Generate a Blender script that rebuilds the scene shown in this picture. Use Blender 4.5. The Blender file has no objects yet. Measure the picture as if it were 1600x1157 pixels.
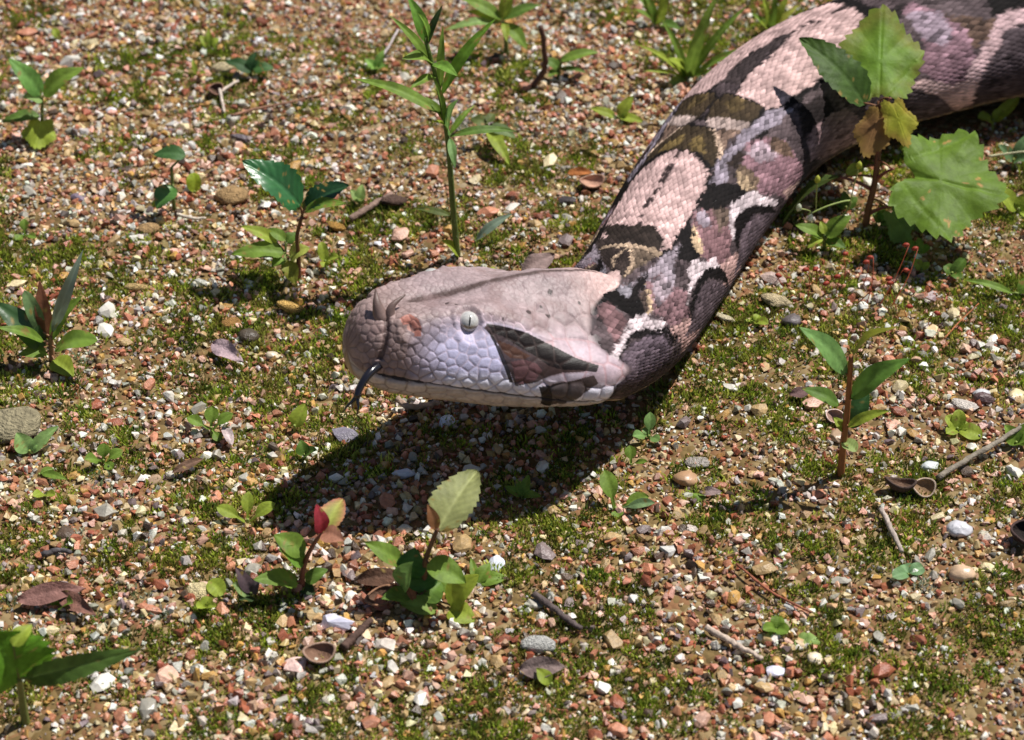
import bpy, bmesh, math, random
import numpy as np
from mathutils import Vector, kdtree

# ------------------------------------------------------------------ camera, sky, sun, exposure
SC = bpy.context.scene
COL = SC.collection
PITCH, DIST, LENS = math.radians(40.0), 1.0, 77.6          # metres, real scale: the view is about 46 cm wide
FPX = 1600 * LENS / 36.0
CAM = np.array([0.0, -DIST * math.cos(PITCH), DIST * math.sin(PITCH)])
RIGHT = np.array([1.0, 0, 0])
UP = np.array([0, math.sin(PITCH), math.cos(PITCH)])
FWD = np.array([0, math.cos(PITCH), -math.sin(PITCH)])

cd = bpy.data.cameras.new('camera')
cam = bpy.data.objects.new('camera', cd); COL.objects.link(cam)
cam.location = CAM; cam.rotation_euler = (math.pi / 2 - PITCH, 0, 0)
cd.lens = LENS; cd.sensor_width = 36; cd.clip_start = 0.01; cd.clip_end = 200
cd.dof.use_dof = True; cd.dof.focus_distance = 0.955; cd.dof.aperture_fstop = 13
SC.camera = cam

SUN_EL, SUN_AZ = math.radians(60), math.radians(58)         # azimuth: towards the sun, from +Y (away) to +X (right)
w = bpy.data.worlds.new('World'); SC.world = w; w.use_nodes = True
nt = w.node_tree; nt.nodes.clear()
out = nt.nodes.new('ShaderNodeOutputWorld'); bg = nt.nodes.new('ShaderNodeBackground'); sky = nt.nodes.new('ShaderNodeTexSky')
sky.sky_type = 'NISHITA'; sky.sun_disc = False; sky.sun_elevation = SUN_EL; sky.sun_rotation = SUN_AZ
bg.inputs['Strength'].default_value = 0.05
nt.links.new(sky.outputs[0], bg.inputs[0]); nt.links.new(bg.outputs[0], out.inputs[0])
sd = bpy.data.lights.new('sun', 'SUN'); sun = bpy.data.objects.new('sun', sd); COL.objects.link(sun)
sd.energy = 5.0; sd.angle = math.radians(0.5); sd.color = (1.0, 0.965, 0.91)
SUNV = Vector((math.sin(SUN_AZ) * math.cos(SUN_EL), math.cos(SUN_AZ) * math.cos(SUN_EL), math.sin(SUN_EL)))
sun.rotation_euler = SUNV.to_track_quat('Z', 'Y').to_euler()
SC.view_settings.view_transform = 'Standard'; SC.view_settings.look = 'None'
SC.view_settings.exposure = 0.20; SC.view_settings.gamma = 1.0
SC.render.engine = 'CYCLES'

# ------------------------------------------------------------------ helpers
RNG = np.random.default_rng(7)
random.seed(7)

def lin(c):
    """sRGB 0..255 -> linear"""
    c = np.asarray(c, float) / 255.0
    return np.where(c <= 0.04045, c / 12.92, ((c + 0.055) / 1.055) ** 2.4)

def at(px, py, z=0.0):
    """the point at height z seen at photograph pixel (px, py)"""
    d = FWD + RIGHT * (px - 800) / FPX + UP * (578.5 - py) / FPX
    t = (z - CAM[2]) / d[2]
    return CAM + d * t

def proj(p):
    r = np.asarray(p) - CAM
    w_ = r @ FWD
    return 800 + FPX * (r @ RIGHT) / w_, 578.5 - FPX * (r @ UP) / w_

def norm(v):
    v = np.asarray(v, float)
    return v / np.maximum(np.linalg.norm(v, axis=-1, keepdims=True), 1e-12)

def mesh_np(name, v, f, col=None, smooth=True, attrs=None):
    """v (N,3); f = (M,k) int array or a list of such arrays"""
    me = bpy.data.meshes.new(name)
    fl = f if isinstance(f, list) else [f]
    fl = [np.asarray(x, np.int32) for x in fl if len(x)]
    loops = np.concatenate([x.ravel() for x in fl])
    tot = np.concatenate([np.full(len(x), x.shape[1], np.int32) for x in fl])
    start = np.concatenate([[0], np.cumsum(tot)[:-1]]).astype(np.int32)
    me.vertices.add(len(v)); me.vertices.foreach_set('co', np.asarray(v, np.float32).ravel())
    me.loops.add(len(loops)); me.loops.foreach_set('vertex_index', loops)
    me.polygons.add(len(tot)); me.polygons.foreach_set('loop_start', start); me.polygons.foreach_set('loop_total', tot)
    me.polygons.foreach_set('use_smooth', np.full(len(tot), bool(smooth)))
    me.update(calc_edges=True)
    if col is not None:
        c = np.ones((len(v), 4), np.float32); c[:, :3] = col
        a = me.attributes.new('Col', 'FLOAT_COLOR', 'POINT'); a.data.foreach_set('color', c.ravel())
    return me

def link(name, me, mat=None, parent=None):
    o = bpy.data.objects.new(name, me); COL.objects.link(o)
    if mat is not None and me is not None and not me.materials:
        me.materials.append(mat)
    if parent is not None:
        o.parent = parent
        o.matrix_parent_inverse = parent_inverse(parent)
    return o

def parent_inverse(p):
    from mathutils import Matrix
    return Matrix.Translation(-Vector(p.location))

def tag(o, label=None, cat=None, group=None, kind=None):
    if label: o['label'] = label
    if cat: o['category'] = cat
    if group: o['group'] = group
    if kind: o['kind'] = kind
    return o

def empty(name, loc):
    o = bpy.data.objects.new(name, None); COL.objects.link(o)
    o.location = Vector(loc); o.empty_display_size = 0.01
    return o

def mat_attr(name, rough=0.6, spec=0.5, bump=0.0, bscale=800, var=0.0, vscale=300, coat=0.0, trans=0.0, subsurf=0.0, bdist=0.0004):
    """Principled driven by the point colour 'Col', with noise variation and fine bump"""
    m = bpy.data.materials.new(name); m.use_nodes = True
    n = m.node_tree.nodes; l = m.node_tree.links; b = n['Principled BSDF']
    a = n.new('ShaderNodeAttribute'); a.attribute_name = 'Col'
    colour = a.outputs['Color']
    tc = n.new('ShaderNodeTexCoord')
    if var > 0:
        nz = n.new('ShaderNodeTexNoise'); nz.inputs['Scale'].default_value = vscale; nz.inputs['Detail'].default_value = 5
        l.new(tc.outputs['Object'], nz.inputs['Vector'])
        mr = n.new('ShaderNodeMapRange'); mr.inputs['From Min'].default_value = 0.25; mr.inputs['From Max'].default_value = 0.75
        mr.inputs['To Min'].default_value = 1 - var; mr.inputs['To Max'].default_value = 1 + var
        l.new(nz.outputs['Fac'], mr.inputs['Value'])
        mx = n.new('ShaderNodeVectorMath'); mx.operation = 'SCALE'
        l.new(colour, mx.inputs[0]); l.new(mr.outputs[0], mx.inputs['Scale'])
        colour = mx.outputs[0]
    l.new(colour, b.inputs['Base Color'])
    b.inputs['Roughness'].default_value = rough; b.inputs['Specular IOR Level'].default_value = spec
    if coat: b.inputs['Coat Weight'].default_value = coat; b.inputs['Coat Roughness'].default_value = 0.12
    if bump > 0:
        n2 = n.new('ShaderNodeTexNoise'); n2.inputs['Scale'].default_value = bscale; n2.inputs['Detail'].default_value = 4
        l.new(tc.outputs['Object'], n2.inputs['Vector'])
        bp = n.new('ShaderNodeBump'); bp.inputs['Strength'].default_value = bump; bp.inputs['Distance'].default_value = bdist
        l.new(n2.outputs['Fac'], bp.inputs['Height']); l.new(bp.outputs[0], b.inputs['Normal'])
    if trans > 0:                                            # leaves let light through
        tr = n.new('ShaderNodeBsdfTranslucent'); mixs = n.new('ShaderNodeMixShader'); mixs.inputs[0].default_value = trans
        l.new(colour, tr.inputs['Color']); l.new(b.outputs[0], mixs.inputs[1]); l.new(tr.outputs[0], mixs.inputs[2])
        l.new(mixs.outputs[0], n['Material Output'].inputs['Surface'])
    return m

def vnoise(p, scale, seed=0):
    """smooth value noise on (N,k) points, 0..1"""
    p = np.asarray(p, float) * scale
    i = np.floor(p).astype(np.int64); fr = p - i; fr = fr * fr * (3 - 2 * fr)
    k = p.shape[1]; r = 0
    for c in range(2 ** k):
        wgt = 1; h = np.full(len(p), seed * 7919 + 13, np.int64)
        for d in range(k):
            b = (c >> d) & 1
            wgt = wgt * (fr[:, d] if b else 1 - fr[:, d])
            h = (h * 1103515245 + (i[:, d] + b) * [374761393, 668265263, 2147483647][d] + 12345) & 0x7fffffff
            h = (h ^ (h >> 13)) * 1274126177 & 0x7fffffff
        r = r + wgt * ((h ^ (h >> 16)) & 0xffff) / 65535.0
    return r

def in_poly(x, y, poly):
    p = np.asarray(poly); r = np.zeros(len(x), bool); j = len(p) - 1
    for i in range(len(p)):
        c = (p[i, 1] > y) != (p[j, 1] > y)
        with np.errstate(divide='ignore', invalid='ignore'):
            xx = (p[j, 0] - p[i, 0]) * (y - p[i, 1]) / (p[j, 1] - p[i, 1]) + p[i, 0]
        r ^= c & (x < xx); j = i
    return r

def hermite(s, y, q):
    """smooth curve through (s, y[n,...]) at q"""
    s = np.asarray(s, float); y = np.asarray(y, float); sh = (-1,) + (1,) * (y.ndim - 1)
    m = np.empty_like(y)
    m[1:-1] = (y[2:] - y[:-2]) / (s[2:] - s[:-2]).reshape(sh)
    m[0] = (y[1] - y[0]) / (s[1] - s[0]); m[-1] = (y[-1] - y[-2]) / (s[-1] - s[-2])
    k = np.clip(np.searchsorted(s, q, side='right') - 1, 0, len(s) - 2)
    h = (s[k + 1] - s[k]); t = ((q - s[k]) / h).reshape(sh); h = h.reshape(sh)
    return ((2 * t**3 - 3 * t**2 + 1) * y[k] + (t**3 - 2 * t**2 + t) * h * m[k]
            + (-2 * t**3 + 3 * t**2) * y[k + 1] + (t**3 - t**2) * h * m[k + 1])

def tube(path, radii, n=8, cap=True):
    """a tapered tube along path -> verts, faces"""
    path = np.asarray(path, float); m = len(path)
    radii = np.broadcast_to(np.asarray(radii, float), (m,))
    T = norm(np.gradient(path, axis=0))
    ref = np.array([0, 0, 1.0]) if abs(T[0] @ [0, 0, 1]) < 0.9 else np.array([1.0, 0, 0])
    V = []
    a = norm(np.cross(T[0], ref))
    for i in range(m):
        a = norm(a - T[i] * (a @ T[i])); b = np.cross(T[i], a)
        an = np.arange(n) / n * 2 * math.pi
        V.append(path[i] + radii[i] * (np.cos(an)[:, None] * a + np.sin(an)[:, None] * b))
    V = np.concatenate(V)
    i, j = np.meshgrid(np.arange(m - 1), np.arange(n), indexing='ij'); j2 = (j + 1) % n
    F = [np.stack([i * n + j, i * n + j2, (i + 1) * n + j2, (i + 1) * n + j], -1).reshape(-1, 4)]
    if cap:
        V = np.concatenate([V, path[:1], path[-1:]]); k = np.arange(n); k2 = (k + 1) % n; e = len(V)
        F.append(np.concatenate([np.stack([k2, k, np.full(n, e - 2)], -1),
                                 np.stack([(m - 1) * n + k, (m - 1) * n + k2, np.full(n, e - 1)], -1)]))
    return V, F

def smooth_path(pts, n):
    pts = np.asarray(pts, float); s = np.concatenate([[0], np.cumsum(np.linalg.norm(np.diff(pts, axis=0), axis=1))])
    return hermite(s, pts, np.linspace(0, s[-1], n))

def gz(x, y):
    """height of the ground"""
    p = np.stack([np.atleast_1d(x), np.atleast_1d(y)], -1).astype(float)
    h = (vnoise(p, 9, 3) - 0.5) * 0.007 + (vnoise(p, 28, 4) - 0.5) * 0.0035
    return h

# ------------------------------------------------------------------ the snake
CM = 0.01
# half sections of the head in cm: t along the head, then top, inner top, brow ridge, upper cheek, cheek, mouth edge, lower jaw, chin
HEAD = [
 (-.015, (0, .95), (.25, .95), (.45, .85), (.55, .6), (.55, .4), (.5, .2), (.3, 0), (0, -.05)),
 (.005, (0, 1.75), (.45, 1.7), (.9, 1.45), (1.1, .95), (1.12, .5), (1.0, .05), (.65, -.45), (0, -.6)),
 (.05, (0, 2.25), (.55, 2.25), (1.15, 2.0), (1.5, 1.35), (1.52, .65), (1.46, .0), (1.05, -.7), (0, -1.0)),
 (.13, (0, 2.4), (.6, 2.5), (1.4, 2.4), (1.92, 1.5), (2.12, .7), (2.05, .0), (1.4, -.95), (0, -1.3)),
 (.26, (0, 2.55), (.8, 2.75), (1.7, 2.68), (2.42, 1.6), (2.75, .75), (2.68, -.05), (1.75, -1.15), (0, -1.6)),
 (.40, (0, 2.9), (.95, 3.0), (2.0, 2.9), (2.9, 1.75), (3.28, .8), (3.2, -.15), (2.05, -1.35), (0, -1.9)),
 (.55, (0, 3.3), (1.15, 2.9), (2.45, 2.5), (3.3, 1.65), (3.75, .8), (3.68, -.3), (2.3, -1.5), (0, -2.0)),
 (.70, (0, 3.5), (1.3, 2.85), (2.8, 2.0), (3.9, 1.45), (4.3, .7), (4.18, -.35), (2.5, -1.5), (0, -2.05)),
 (.83, (0, 3.5), (1.3, 2.8), (2.9, 1.85), (4.1, 1.25), (4.45, .55), (4.25, -.4), (2.5, -1.5), (0, -2.1)),
 (.92, (0, 3.35), (1.2, 2.65), (2.7, 1.75), (3.75, 1.15), (4.05, .4), (3.6, -.5), (2.4, -1.55), (0, -2.2)),
 (1.0, (0, 3.1), (1.15, 2.5), (2.35, 1.7), (3.15, 1.0), (3.35, .2), (3.05, -.75), (2.1, -1.7), (0, -2.3)),
]
SNOUT = at(548, 560, 0.070); NAPE = at(940, 531, 0.044)
HL = float(np.linalg.norm(NAPE - SNOUT)); hb = norm(NAPE - SNOUT)                 # from the snout to the nape
hl = norm(np.cross(hb, [0, 0, 1]));                                # to the snake's own left, the side the camera sees
hu = np.cross(hl, hb)
ROLL = math.radians(7)
hl, hu = hl * math.cos(ROLL) + hu * math.sin(ROLL), hu * math.cos(ROLL) - hl * math.sin(ROLL)
# the body: centre line as (pixel x, pixel y, height of the axis), half width, half height
BODY = [(994, 471, .0375, .0312, .027), (1036, 405, .031, .0328, .028), (1096, 307, .030, .0350, .029), (1180, 199, .030, .0375, .030),
        (1290, 126, .031, .041, .031), (1425, 80, .032, .043, .032), (1600, 42, .033, .044, .033), (1800, 40, .033, .044, .033)]
TAIL = [((.47, .26), .043), ((.62, .20), .042), ((.74, .06), .040), ((.76, -.12), .036), ((.70, -.28), .029), ((.60, -.38), .020), ((.50, -.42), .011), ((.44, -.415), .004)]

def body_ring(a, h, belly):
    an = np.radians([0, 25, 50, 74, 96, 118, 148, 180]); p = []
    for q in an:
        c, s = math.cos(q), math.sin(q)
        p.append((a * s, (h * c if c > 0 else belly * c * (0.55 + 0.45 * abs(c)) ** .3)))
    return p

org, lat, upv, pts = [], [], [], []
for row in HEAD:
    org.append(SNOUT + hb * row[0] * HL); lat.append(hl); upv.append(hu)
    pts.append([(x * CM, z * CM) for x, z in row[1:]])
NH = len(HEAD)
cl = [at(px, py, z) for px, py, z, a, h in BODY] + [np.array([x, y, max(r * .78, .004)]) for (x, y), r in TAIL]
wid = [a for *_, a, h in BODY] + [r for _, r in TAIL]
hei = [h for *_, a, h in BODY] + [r * .76 for _, r in TAIL]
cl = np.array(cl); tang = norm(np.gradient(cl, axis=0))
for k in range(len(cl)):
    org.append(cl[k]); t_ = tang[k]
    l_ = norm(np.cross(t_, [0, 0, 1])); lat.append(l_); upv.append(np.cross(l_, t_))
    pts.append(body_ring(wid[k], hei[k], max(cl[k][2] * (1.03 if k > 0 else .86), .003)))
org, lat, upv, pts = map(np.array, (org, lat, upv, pts))
SS = np.concatenate([[0], np.cumsum(np.linalg.norm(np.diff(org, axis=0), axis=1))])     # metres along the snake
S_NAPE = SS[NH - 1]; S_TAIL = SS[-1]; S_EDGE = SS[NH + 7]

def surf(s, v):
    """points on the smooth skin; s metres from the snout, v in 0..14 round the ring (0 back, 7 belly)"""
    s = np.asarray(s, float)
    tw = np.clip((s - SS[NH - 3]) / (SS[NH + 1] - SS[NH - 3]), 0, 1)
    v = (np.asarray(v, float) - .62 * tw * tw * (3 - 2 * tw)) % 14          # the body lies rolled a little to its right
    O = hermite(SS, org, s); L = norm(hermite(SS, lat, s)); U = hermite(SS, upv, s); U = norm(U - L * (U * L).sum(-1, keepdims=True))
    P = hermite(SS, pts, s)
    full = np.concatenate([P, P[:, 6:0:-1] * np.array([-1, 1.0])], 1)
    k = np.floor(v).astype(int) % 14; t = (v - np.floor(v))[:, None]; r = np.arange(len(s))
    p0, p1, p2, p3 = (full[r, (k + d) % 14] for d in (-1, 0, 1, 2))
    q = .5 * (2 * p1 + (p2 - p0) * t + (2 * p0 - 5 * p1 + 4 * p2 - p3) * t * t + (3 * p1 - p0 - 3 * p2 + p3) * t**3)
    return O + L * q[:, :1] + U * q[:, 1:]

def surf_frame(s, v):
    e, g = 2e-4, 0.02
    s = np.asarray(s, float); sm = np.clip(s, e, S_TAIL - e)
    p = surf(s, v); ts = norm(surf(sm + e, v) - surf(sm - e, v)); tv = norm(surf(s, v + g) - surf(s, v - g))
    n = norm(np.cross(tv, ts)); 
    return p, ts, tv, n

NHR, NBR, NV = 440, 150, 400
sg = np.concatenate([np.linspace(0, S_NAPE, NHR, endpoint=False), S_NAPE + (S_TAIL - S_NAPE) * np.linspace(0, 1, NBR) ** 1.5])
vg = np.arange(NV) * 14.0 / NV
Sg, Vg = np.meshgrid(sg, vg, indexing='ij'); Sf, Vf = Sg.ravel(), Vg.ravel()
P0, TS, TV, NN = surf_frame(Sf, Vf)
ctr = hermite(SS, org, Sf)
if np.mean(((P0 - ctr) * NN).sum(1)) < 0: NN = -NN
SV = np.where(Vf > 7, Vf - 14, Vf)                          # signed: + the side the camera sees

# photograph pixel -> (s, v) on the skin, for the markings traced from the picture
PXs, PYs = proj(P0)
facing = ((CAM - P0) * NN).sum(1) > 0
depth = (P0 - CAM) @ FWD
ok = np.nonzero(facing & (PXs > 400) & (PXs < 1700) & (PYs > -150) & (Sf < SS[NH + 8]))[0]
ok = ok[np.arange(len(ok)) % 2 == 0]
kd2 = kdtree.KDTree(len(ok))
for i, q in enumerate(ok): kd2.insert((PXs[q], PYs[q], 0), i)
kd2.balance()

def on_skin(px, py):
    c = kd2.find_n((px, py, 0), 12)
    dmin = c[0][2]
    best = min((x for x in c if x[2] < dmin + 4), key=lambda x: depth[ok[x[1]]])
    q = ok[best[1]]
    return Sf[q], SV[q], q

def trace(poly):
    return np.array([on_skin(x, y)[:2] for x, y in poly])

BODY_MARKS = [  # colour (sRGB), outline in photograph pixels, later ones on top
 ((54,46,46), [(955,296),(1010,228),(1060,168),(1100,128),(1118,138),(1078,190),(1034,246),(1004,292),(980,347),(942,347)]),
 ((60,51,51), [(1112,122),(1180,68),(1250,8),(1285,-12),(1294,2),(1232,54),(1192,90),(1152,132)]),
 ((200,168,164), [(1045,236),(1070,238),(1090,246),(1108,265),(1096,295),(1080,325),(1062,355),(1052,375),(1042,390),(1030,388),(1034,370),(1022,352),(1000,348),(980,352),(986,335),(1008,290),(1025,258)]),
 ((200,168,164), [(1150,143),(1160,150),(1178,160),(1192,168),(1215,160),(1246,140),(1290,110),(1330,60),(1345,25),(1330,10),(1290,3),(1230,55),(1190,92),(1160,125)]),
 ((48,40,36), [(940,352),(978,352),(1000,350),(1020,352),(1034,372),(1033,386),(1025,392),(1005,384),(985,382),(972,372),(945,372)]),
 ((92,78,66), [(955,380),(985,386),(1005,384),(1026,393),(1015,405),(995,418),(970,432),(955,430),(970,405)]),
 ((52,43,40), [(928,372),(960,378),(982,392),(984,412),(975,425),(960,436),(940,430),(922,405)]),
 ((170,146,124), [(976,382),(1010,383),(1029,392),(1027,396),(1008,389),(982,389),(988,412),(978,428),(976,420),(983,408),(980,392)]),
 ((142,130,138), [(1045,388),(1065,378),(1068,386),(1052,402),(1055,430),(1052,450),(1035,458),(1020,452),(1010,440),(1000,445),(980,462),(972,455),(985,440),(1010,420),(1030,400)]),
 ((24,20,20), [(1074,338),(1082,352),(1085,370),(1096,395),(1096,410),(1080,414),(1060,407),(1056,396),(1068,386),(1060,375),(1050,374)]),
 ((128,97,100), [(1080,330),(1095,322),(1115,322),(1140,330),(1146,345),(1148,365),(1144,385),(1150,405),(1148,430),(1140,447),(1132,442),(1125,415),(1112,415),(1100,400),(1090,370),(1078,345)]),
 ((150,136,146), [(1085,333),(1097,325),(1112,330),(1118,350),(1108,358),(1094,352)]),
 ((186,150,144), [(1128,418),(1150,400),(1160,420),(1172,446),(1156,464),(1134,450)]),
 ((100,84,74), [(1118,325),(1140,332),(1146,350),(1130,362),(1120,345)]),
 ((186,160,130), [(1083,350),(1089,365),(1100,399),(1094,404),(1086,380),(1079,354)]),
 ((212,195,198), [(1143,332),(1148,316),(1163,305),(1178,301),(1192,308),(1212,318),(1214,328),(1200,324),(1185,321),(1170,327),(1157,342),(1150,357),(1153,372),(1150,382),(1141,373),(1143,350)]),
 ((24,20,20), [(1157,342),(1172,327),(1188,322),(1205,326),(1214,336),(1207,342),(1190,337),(1177,342),(1167,357),(1160,377),(1156,400),(1150,386),(1152,362)]),
 ((98,84,90), [(1166,356),(1178,341),(1195,337),(1212,340),(1226,346),(1210,372),(1185,402),(1162,430),(1150,432),(1152,404),(1159,380)]),
 ((24,20,20), [(905,477),(930,470),(955,450),(968,447),(975,460),(985,450),(1000,430),(1012,423),(1012,440),(1002,455),(1003,470),(1010,485),(1000,502),(980,487),(965,475),(945,474),(930,487),(912,487)]),
 ((140,134,142), [(970,445),(985,438),(992,452),(984,464),(972,460)]),
 ((118,90,92), [(933,477),(950,468),(965,480),(987,500),(977,515),(965,537),(956,527),(948,507),(936,492)]),
 ((84,70,64), [(1000,455),(1008,445),(1015,470),(1019,490),(1010,487),(1003,470)]),
 ((132,102,106), [(1012,440),(1030,425),(1050,440),(1060,450),(1078,455),(1080,475),(1078,500),(1080,520),(1072,537),(1060,532),(1050,507),(1040,497),(1020,487)]),
 ((154,138,145), [(1014,440),(1032,428),(1052,442),(1046,460),(1030,468),(1018,462)]),
 ((186,150,144), [(1055,512),(1080,495),(1094,516),(1100,542),(1080,556),(1060,532)]),
 ((186,160,132), [(1007,440),(1014,452),(1022,483),(1016,482),(1008,462)]),
 ((212,195,198), [(1078,447),(1080,424),(1091,408),(1108,410),(1122,405),(1128,415),(1115,427),(1100,427),(1091,441),(1084,462),(1080,484),(1076,462)]),
 ((24,20,20), [(1085,457),(1092,441),(1104,425),(1125,420),(1137,435),(1137,452),(1125,442),(1110,437),(1099,452),(1089,482),(1080,502),(1080,482)]),
 ((90,77,82), [(1090,482),(1100,452),(1112,438),(1128,446),(1142,455),(1124,487),(1098,515),(1078,524),(1082,502)]),
 ((212,195,198), [(978,517),(988,504),(999,488),(1012,485),(1022,493),(1037,497),(1040,509),(1025,507),(1010,507),(992,516),(977,541),(967,562),(960,580),(950,572),(951,560),(965,538)]),
 ((24,20,20), [(968,553),(980,531),(995,513),(1015,508),(1035,511),(1045,499),(1056,515),(1060,531),(1050,542),(1045,527),(1030,521),(1010,519),(991,531),(979,547),(970,562)]),
 ((104,90,99), [(963,572),(980,549),(995,531),(1012,520),(1035,522),(1050,542),(1045,565),(1015,590),(985,603),(963,598),(957,585)]),
 # farther back
 ((64,52,38), [(1100,180),(1112,163),(1127,150),(1145,145),(1163,151),(1186,166),(1170,184),(1139,188),(1112,188)]),
 ((92,76,50), [(1128,160),(1145,152),(1160,160),(1155,172),(1138,174)]),
 ((60,49,36), [(1056,225),(1080,201),(1107,196),(1117,213),(1121,235),(1117,254),(1105,260),(1087,243),(1064,238)]),
 ((108,90,56), [(1072,222),(1090,210),(1100,220),(1098,238),(1082,236)]),
 ((118,96,84), [(1115,197),(1158,196),(1142,216),(1125,232),(1118,212)]),
 ((186,164,156), [(1102,186),(1168,184),(1162,196),(1108,195)]),
 ((200,172,150), [(1105,194),(1112,194),(1122,215),(1127,235),(1121,252),(1116,250),(1119,234),(1114,213)]),
 ((144,133,144), [(1226,164),(1242,172),(1206,195),(1186,203),(1165,222),(1142,240),(1132,254),(1141,267),(1138,282),(1121,296),(1107,282),(1113,258),(1134,231),(1161,204),(1195,172)]),
 ((138,106,113), [(1161,217),(1186,213),(1208,213),(1231,222),(1240,240),(1255,276),(1257,298),(1246,318),(1217,309),(1186,305),(1172,285),(1164,262)]),
 ((164,144,152), [(1166,232),(1190,218),(1217,240),(1212,257),(1182,262)]),
 ((100,80,68), [(1208,213),(1236,222),(1244,252),(1225,252),(1212,237)]),
 ((96,80,66), [(1150,262),(1170,258),(1186,285),(1186,303),(1172,300)]),
 ((24,20,20), [(1178,207),(1188,197),(1206,198),(1202,211),(1186,214)]),
 ((48,38,34), [(1132,252),(1148,234),(1158,240),(1172,256),(1160,260),(1145,259)]),
 ((24,20,20), [(1107,284),(1140,284),(1164,289),(1174,303),(1145,326),(1103,323),(1084,323),(1096,300)]),
 ((186,160,130), [(1153,264),(1162,270),(1170,284),(1177,300),(1170,302),(1162,286)]),
 ((188,154,146), [(1223,303),(1252,285),(1268,300),(1278,322),(1260,338),(1233,320)]),
 ((24,20,20), [(1215,162),(1250,140),(1262,130),(1262,160),(1240,172)]),
 ((40,33,33), [(1244,175),(1270,150),(1300,150),(1310,190),(1290,215),(1255,215)]),
 ((150,124,126), [(1255,225),(1290,190),(1330,170),(1350,200),(1340,240),(1300,260),(1265,255)]),
 ((214,184,178), [(1335,225),(1362,215),(1378,240),(1372,262),(1345,258)]),
 ((90,78,80), [(1275,262),(1330,245),(1345,262),(1330,280),(1280,300)]),
 ((38,32,32), [(1345,30),(1400,0),(1420,5),(1400,22),(1390,50),(1350,60)]),
 ((146,114,124), [(1400,20),(1420,3),(1470,15),(1500,40),(1530,90),(1540,110),(1530,130),(1500,142),(1470,134),(1450,114),(1432,64)]),
 ((154,136,148), [(1412,20),(1440,6),(1470,20),(1490,50),(1470,70),(1444,50)]),
 ((96,76,66), [(1478,14),(1530,18),(1550,30),(1538,62),(1515,72),(1500,45)]),
 ((24,20,20), [(1536,-6),(1640,-6),(1640,10),(1570,18),(1550,26)]),
 ((212,178,176), [(1418,136),(1450,128),(1480,140),(1520,124),(1537,118),(1527,142),(1512,168),(1495,182),(1480,168),(1460,153),(1430,144)]),
 ((86,74,78), [(1560,42),(1640,18),(1640,140),(1560,152),(1528,154),(1537,120),(1550,80)]),
 ((214,180,182), [(1640,-5),(1600,12),(1572,16),(1558,26),(1545,55),(1528,95),(1512,128),(1520,132),(1538,104),(1556,66),(1566,44),(1590,32),(1640,20)]),
 ((92,80,84), [(1428,150),(1460,156),(1480,172),(1492,192),(1440,200),(1422,184)]),
]
MARKS = []
for c, poly in BODY_MARKS:
    q = trace(poly)
    if c in ((200, 168, 164), (64, 52, 38), (60, 49, 36)):   # the saddles and ovals have black edges
        mid_ = q.mean(0); q2 = mid_ + (q - mid_) * 1.13
        MARKS.append((lin((24, 20, 20)), q2, q2.min(0), q2.max(0)))
    MARKS.append((lin(c), q, q.min(0), q.max(0)))
S_A, S_B = on_skin(1060, 300)[0], on_skin(1240, 95)[0]      # one period of the pattern: from one pale saddle to the next

def body_colour(s, sv, jit):
    """colour of a scale at (s, signed v)"""
    s = np.array(s, float); v = np.array(sv, float)
    per = S_B - S_A
    out_ = s > SS[NH + 6] - .01
    s2 = np.where(out_, S_A + (s - S_A) % per, s)
    n1 = vnoise(np.stack([s, v * .01], -1), 260, 5); n2 = vnoise(np.stack([s, v * .01], -1), 90, 6)
    base = lin((82, 70, 72)) * (0.6 + .8 * n2)[:, None]
    top = np.abs(v)[:, None] < 2.2
    c = base
    c = np.where((np.abs(v) > 5.6)[:, None], lin((150, 132, 112)) * (0.7 + .5 * n1)[:, None], c)
    for mc, q, lo, hi in MARKS:
        for sgn in (1, -1):
            vv = v * sgn
            bb = (s2 >= lo[0]) & (s2 <= hi[0]) & (vv >= lo[1]) & (vv <= hi[1])
            idx = np.nonzero(bb)[0]
            if sgn < 0: idx = idx[v[idx] < 0]               # the unseen side mirrors the seen one
            if len(idx):
                m = idx[in_poly(s2[idx], vv[idx], q)]
                c[m] = mc
    # the row of dark spots along the spine inside the pale saddles
    lum = c.sum(1)
    line = (np.abs(v) < .085) & (lum > 1.0) & (vnoise(np.stack([s, s], -1), 300, 7) > .38)
    c[line] = lin((60, 48, 48))
    mid = (c.sum(1) > .12) & (c.sum(1) < 1.3)
    c = c * ((0.68 + .6 * jit) * (.66 + .62 * n1) * np.where(mid & (jit < .07), .6, 1) * np.where(mid & (jit > .92), 1.25, 1) * .9)[:, None]
    return c

def nape_edge(v):
    """where the head's plates end and the body's scales begin, round the ring"""
    v = np.abs(v)
    return S_NAPE - .025 + .032 * np.exp(-(v / 1.05) ** 2) + .016 * np.exp(-((v - 3.5) / 1.0) ** 2) + .010 * np.clip((v - 4.2) / 1.2, 0, 1)

# ---- head scales: seeds spread over the skin, cells between them raised
TH = Sf / HL - 0.015                                        # 0 snout .. 1 nape
AV = np.abs(SV)
head = Sf < nape_edge(SV) + .004

def cell_size(t, v):
    """size of the head scales in metres at (t, |v|)"""
    r = np.full(len(t), .0024)
    r = np.where((v > 2.1) & (v < 5.0), np.interp(t, [0, .15, .25, .4, .5, .62, 1], [.0033, .0033, .0037, .0043, .0048, .0085, .0105]), r)
    r = np.where((v > 1.2) & (v <= 2.1), np.interp(t, [0, .12, .2, .5, .6, .9], [.0036, .0034, .0028, .0028, .008, .010]), r)
    r = np.where((v <= 1.2), np.interp(t, [0, .1, .2, 1], [.0036, .0034, .0022, .0024]), r)
    r = np.where(v >= 5.0, .0058, r)
    return r

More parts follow.
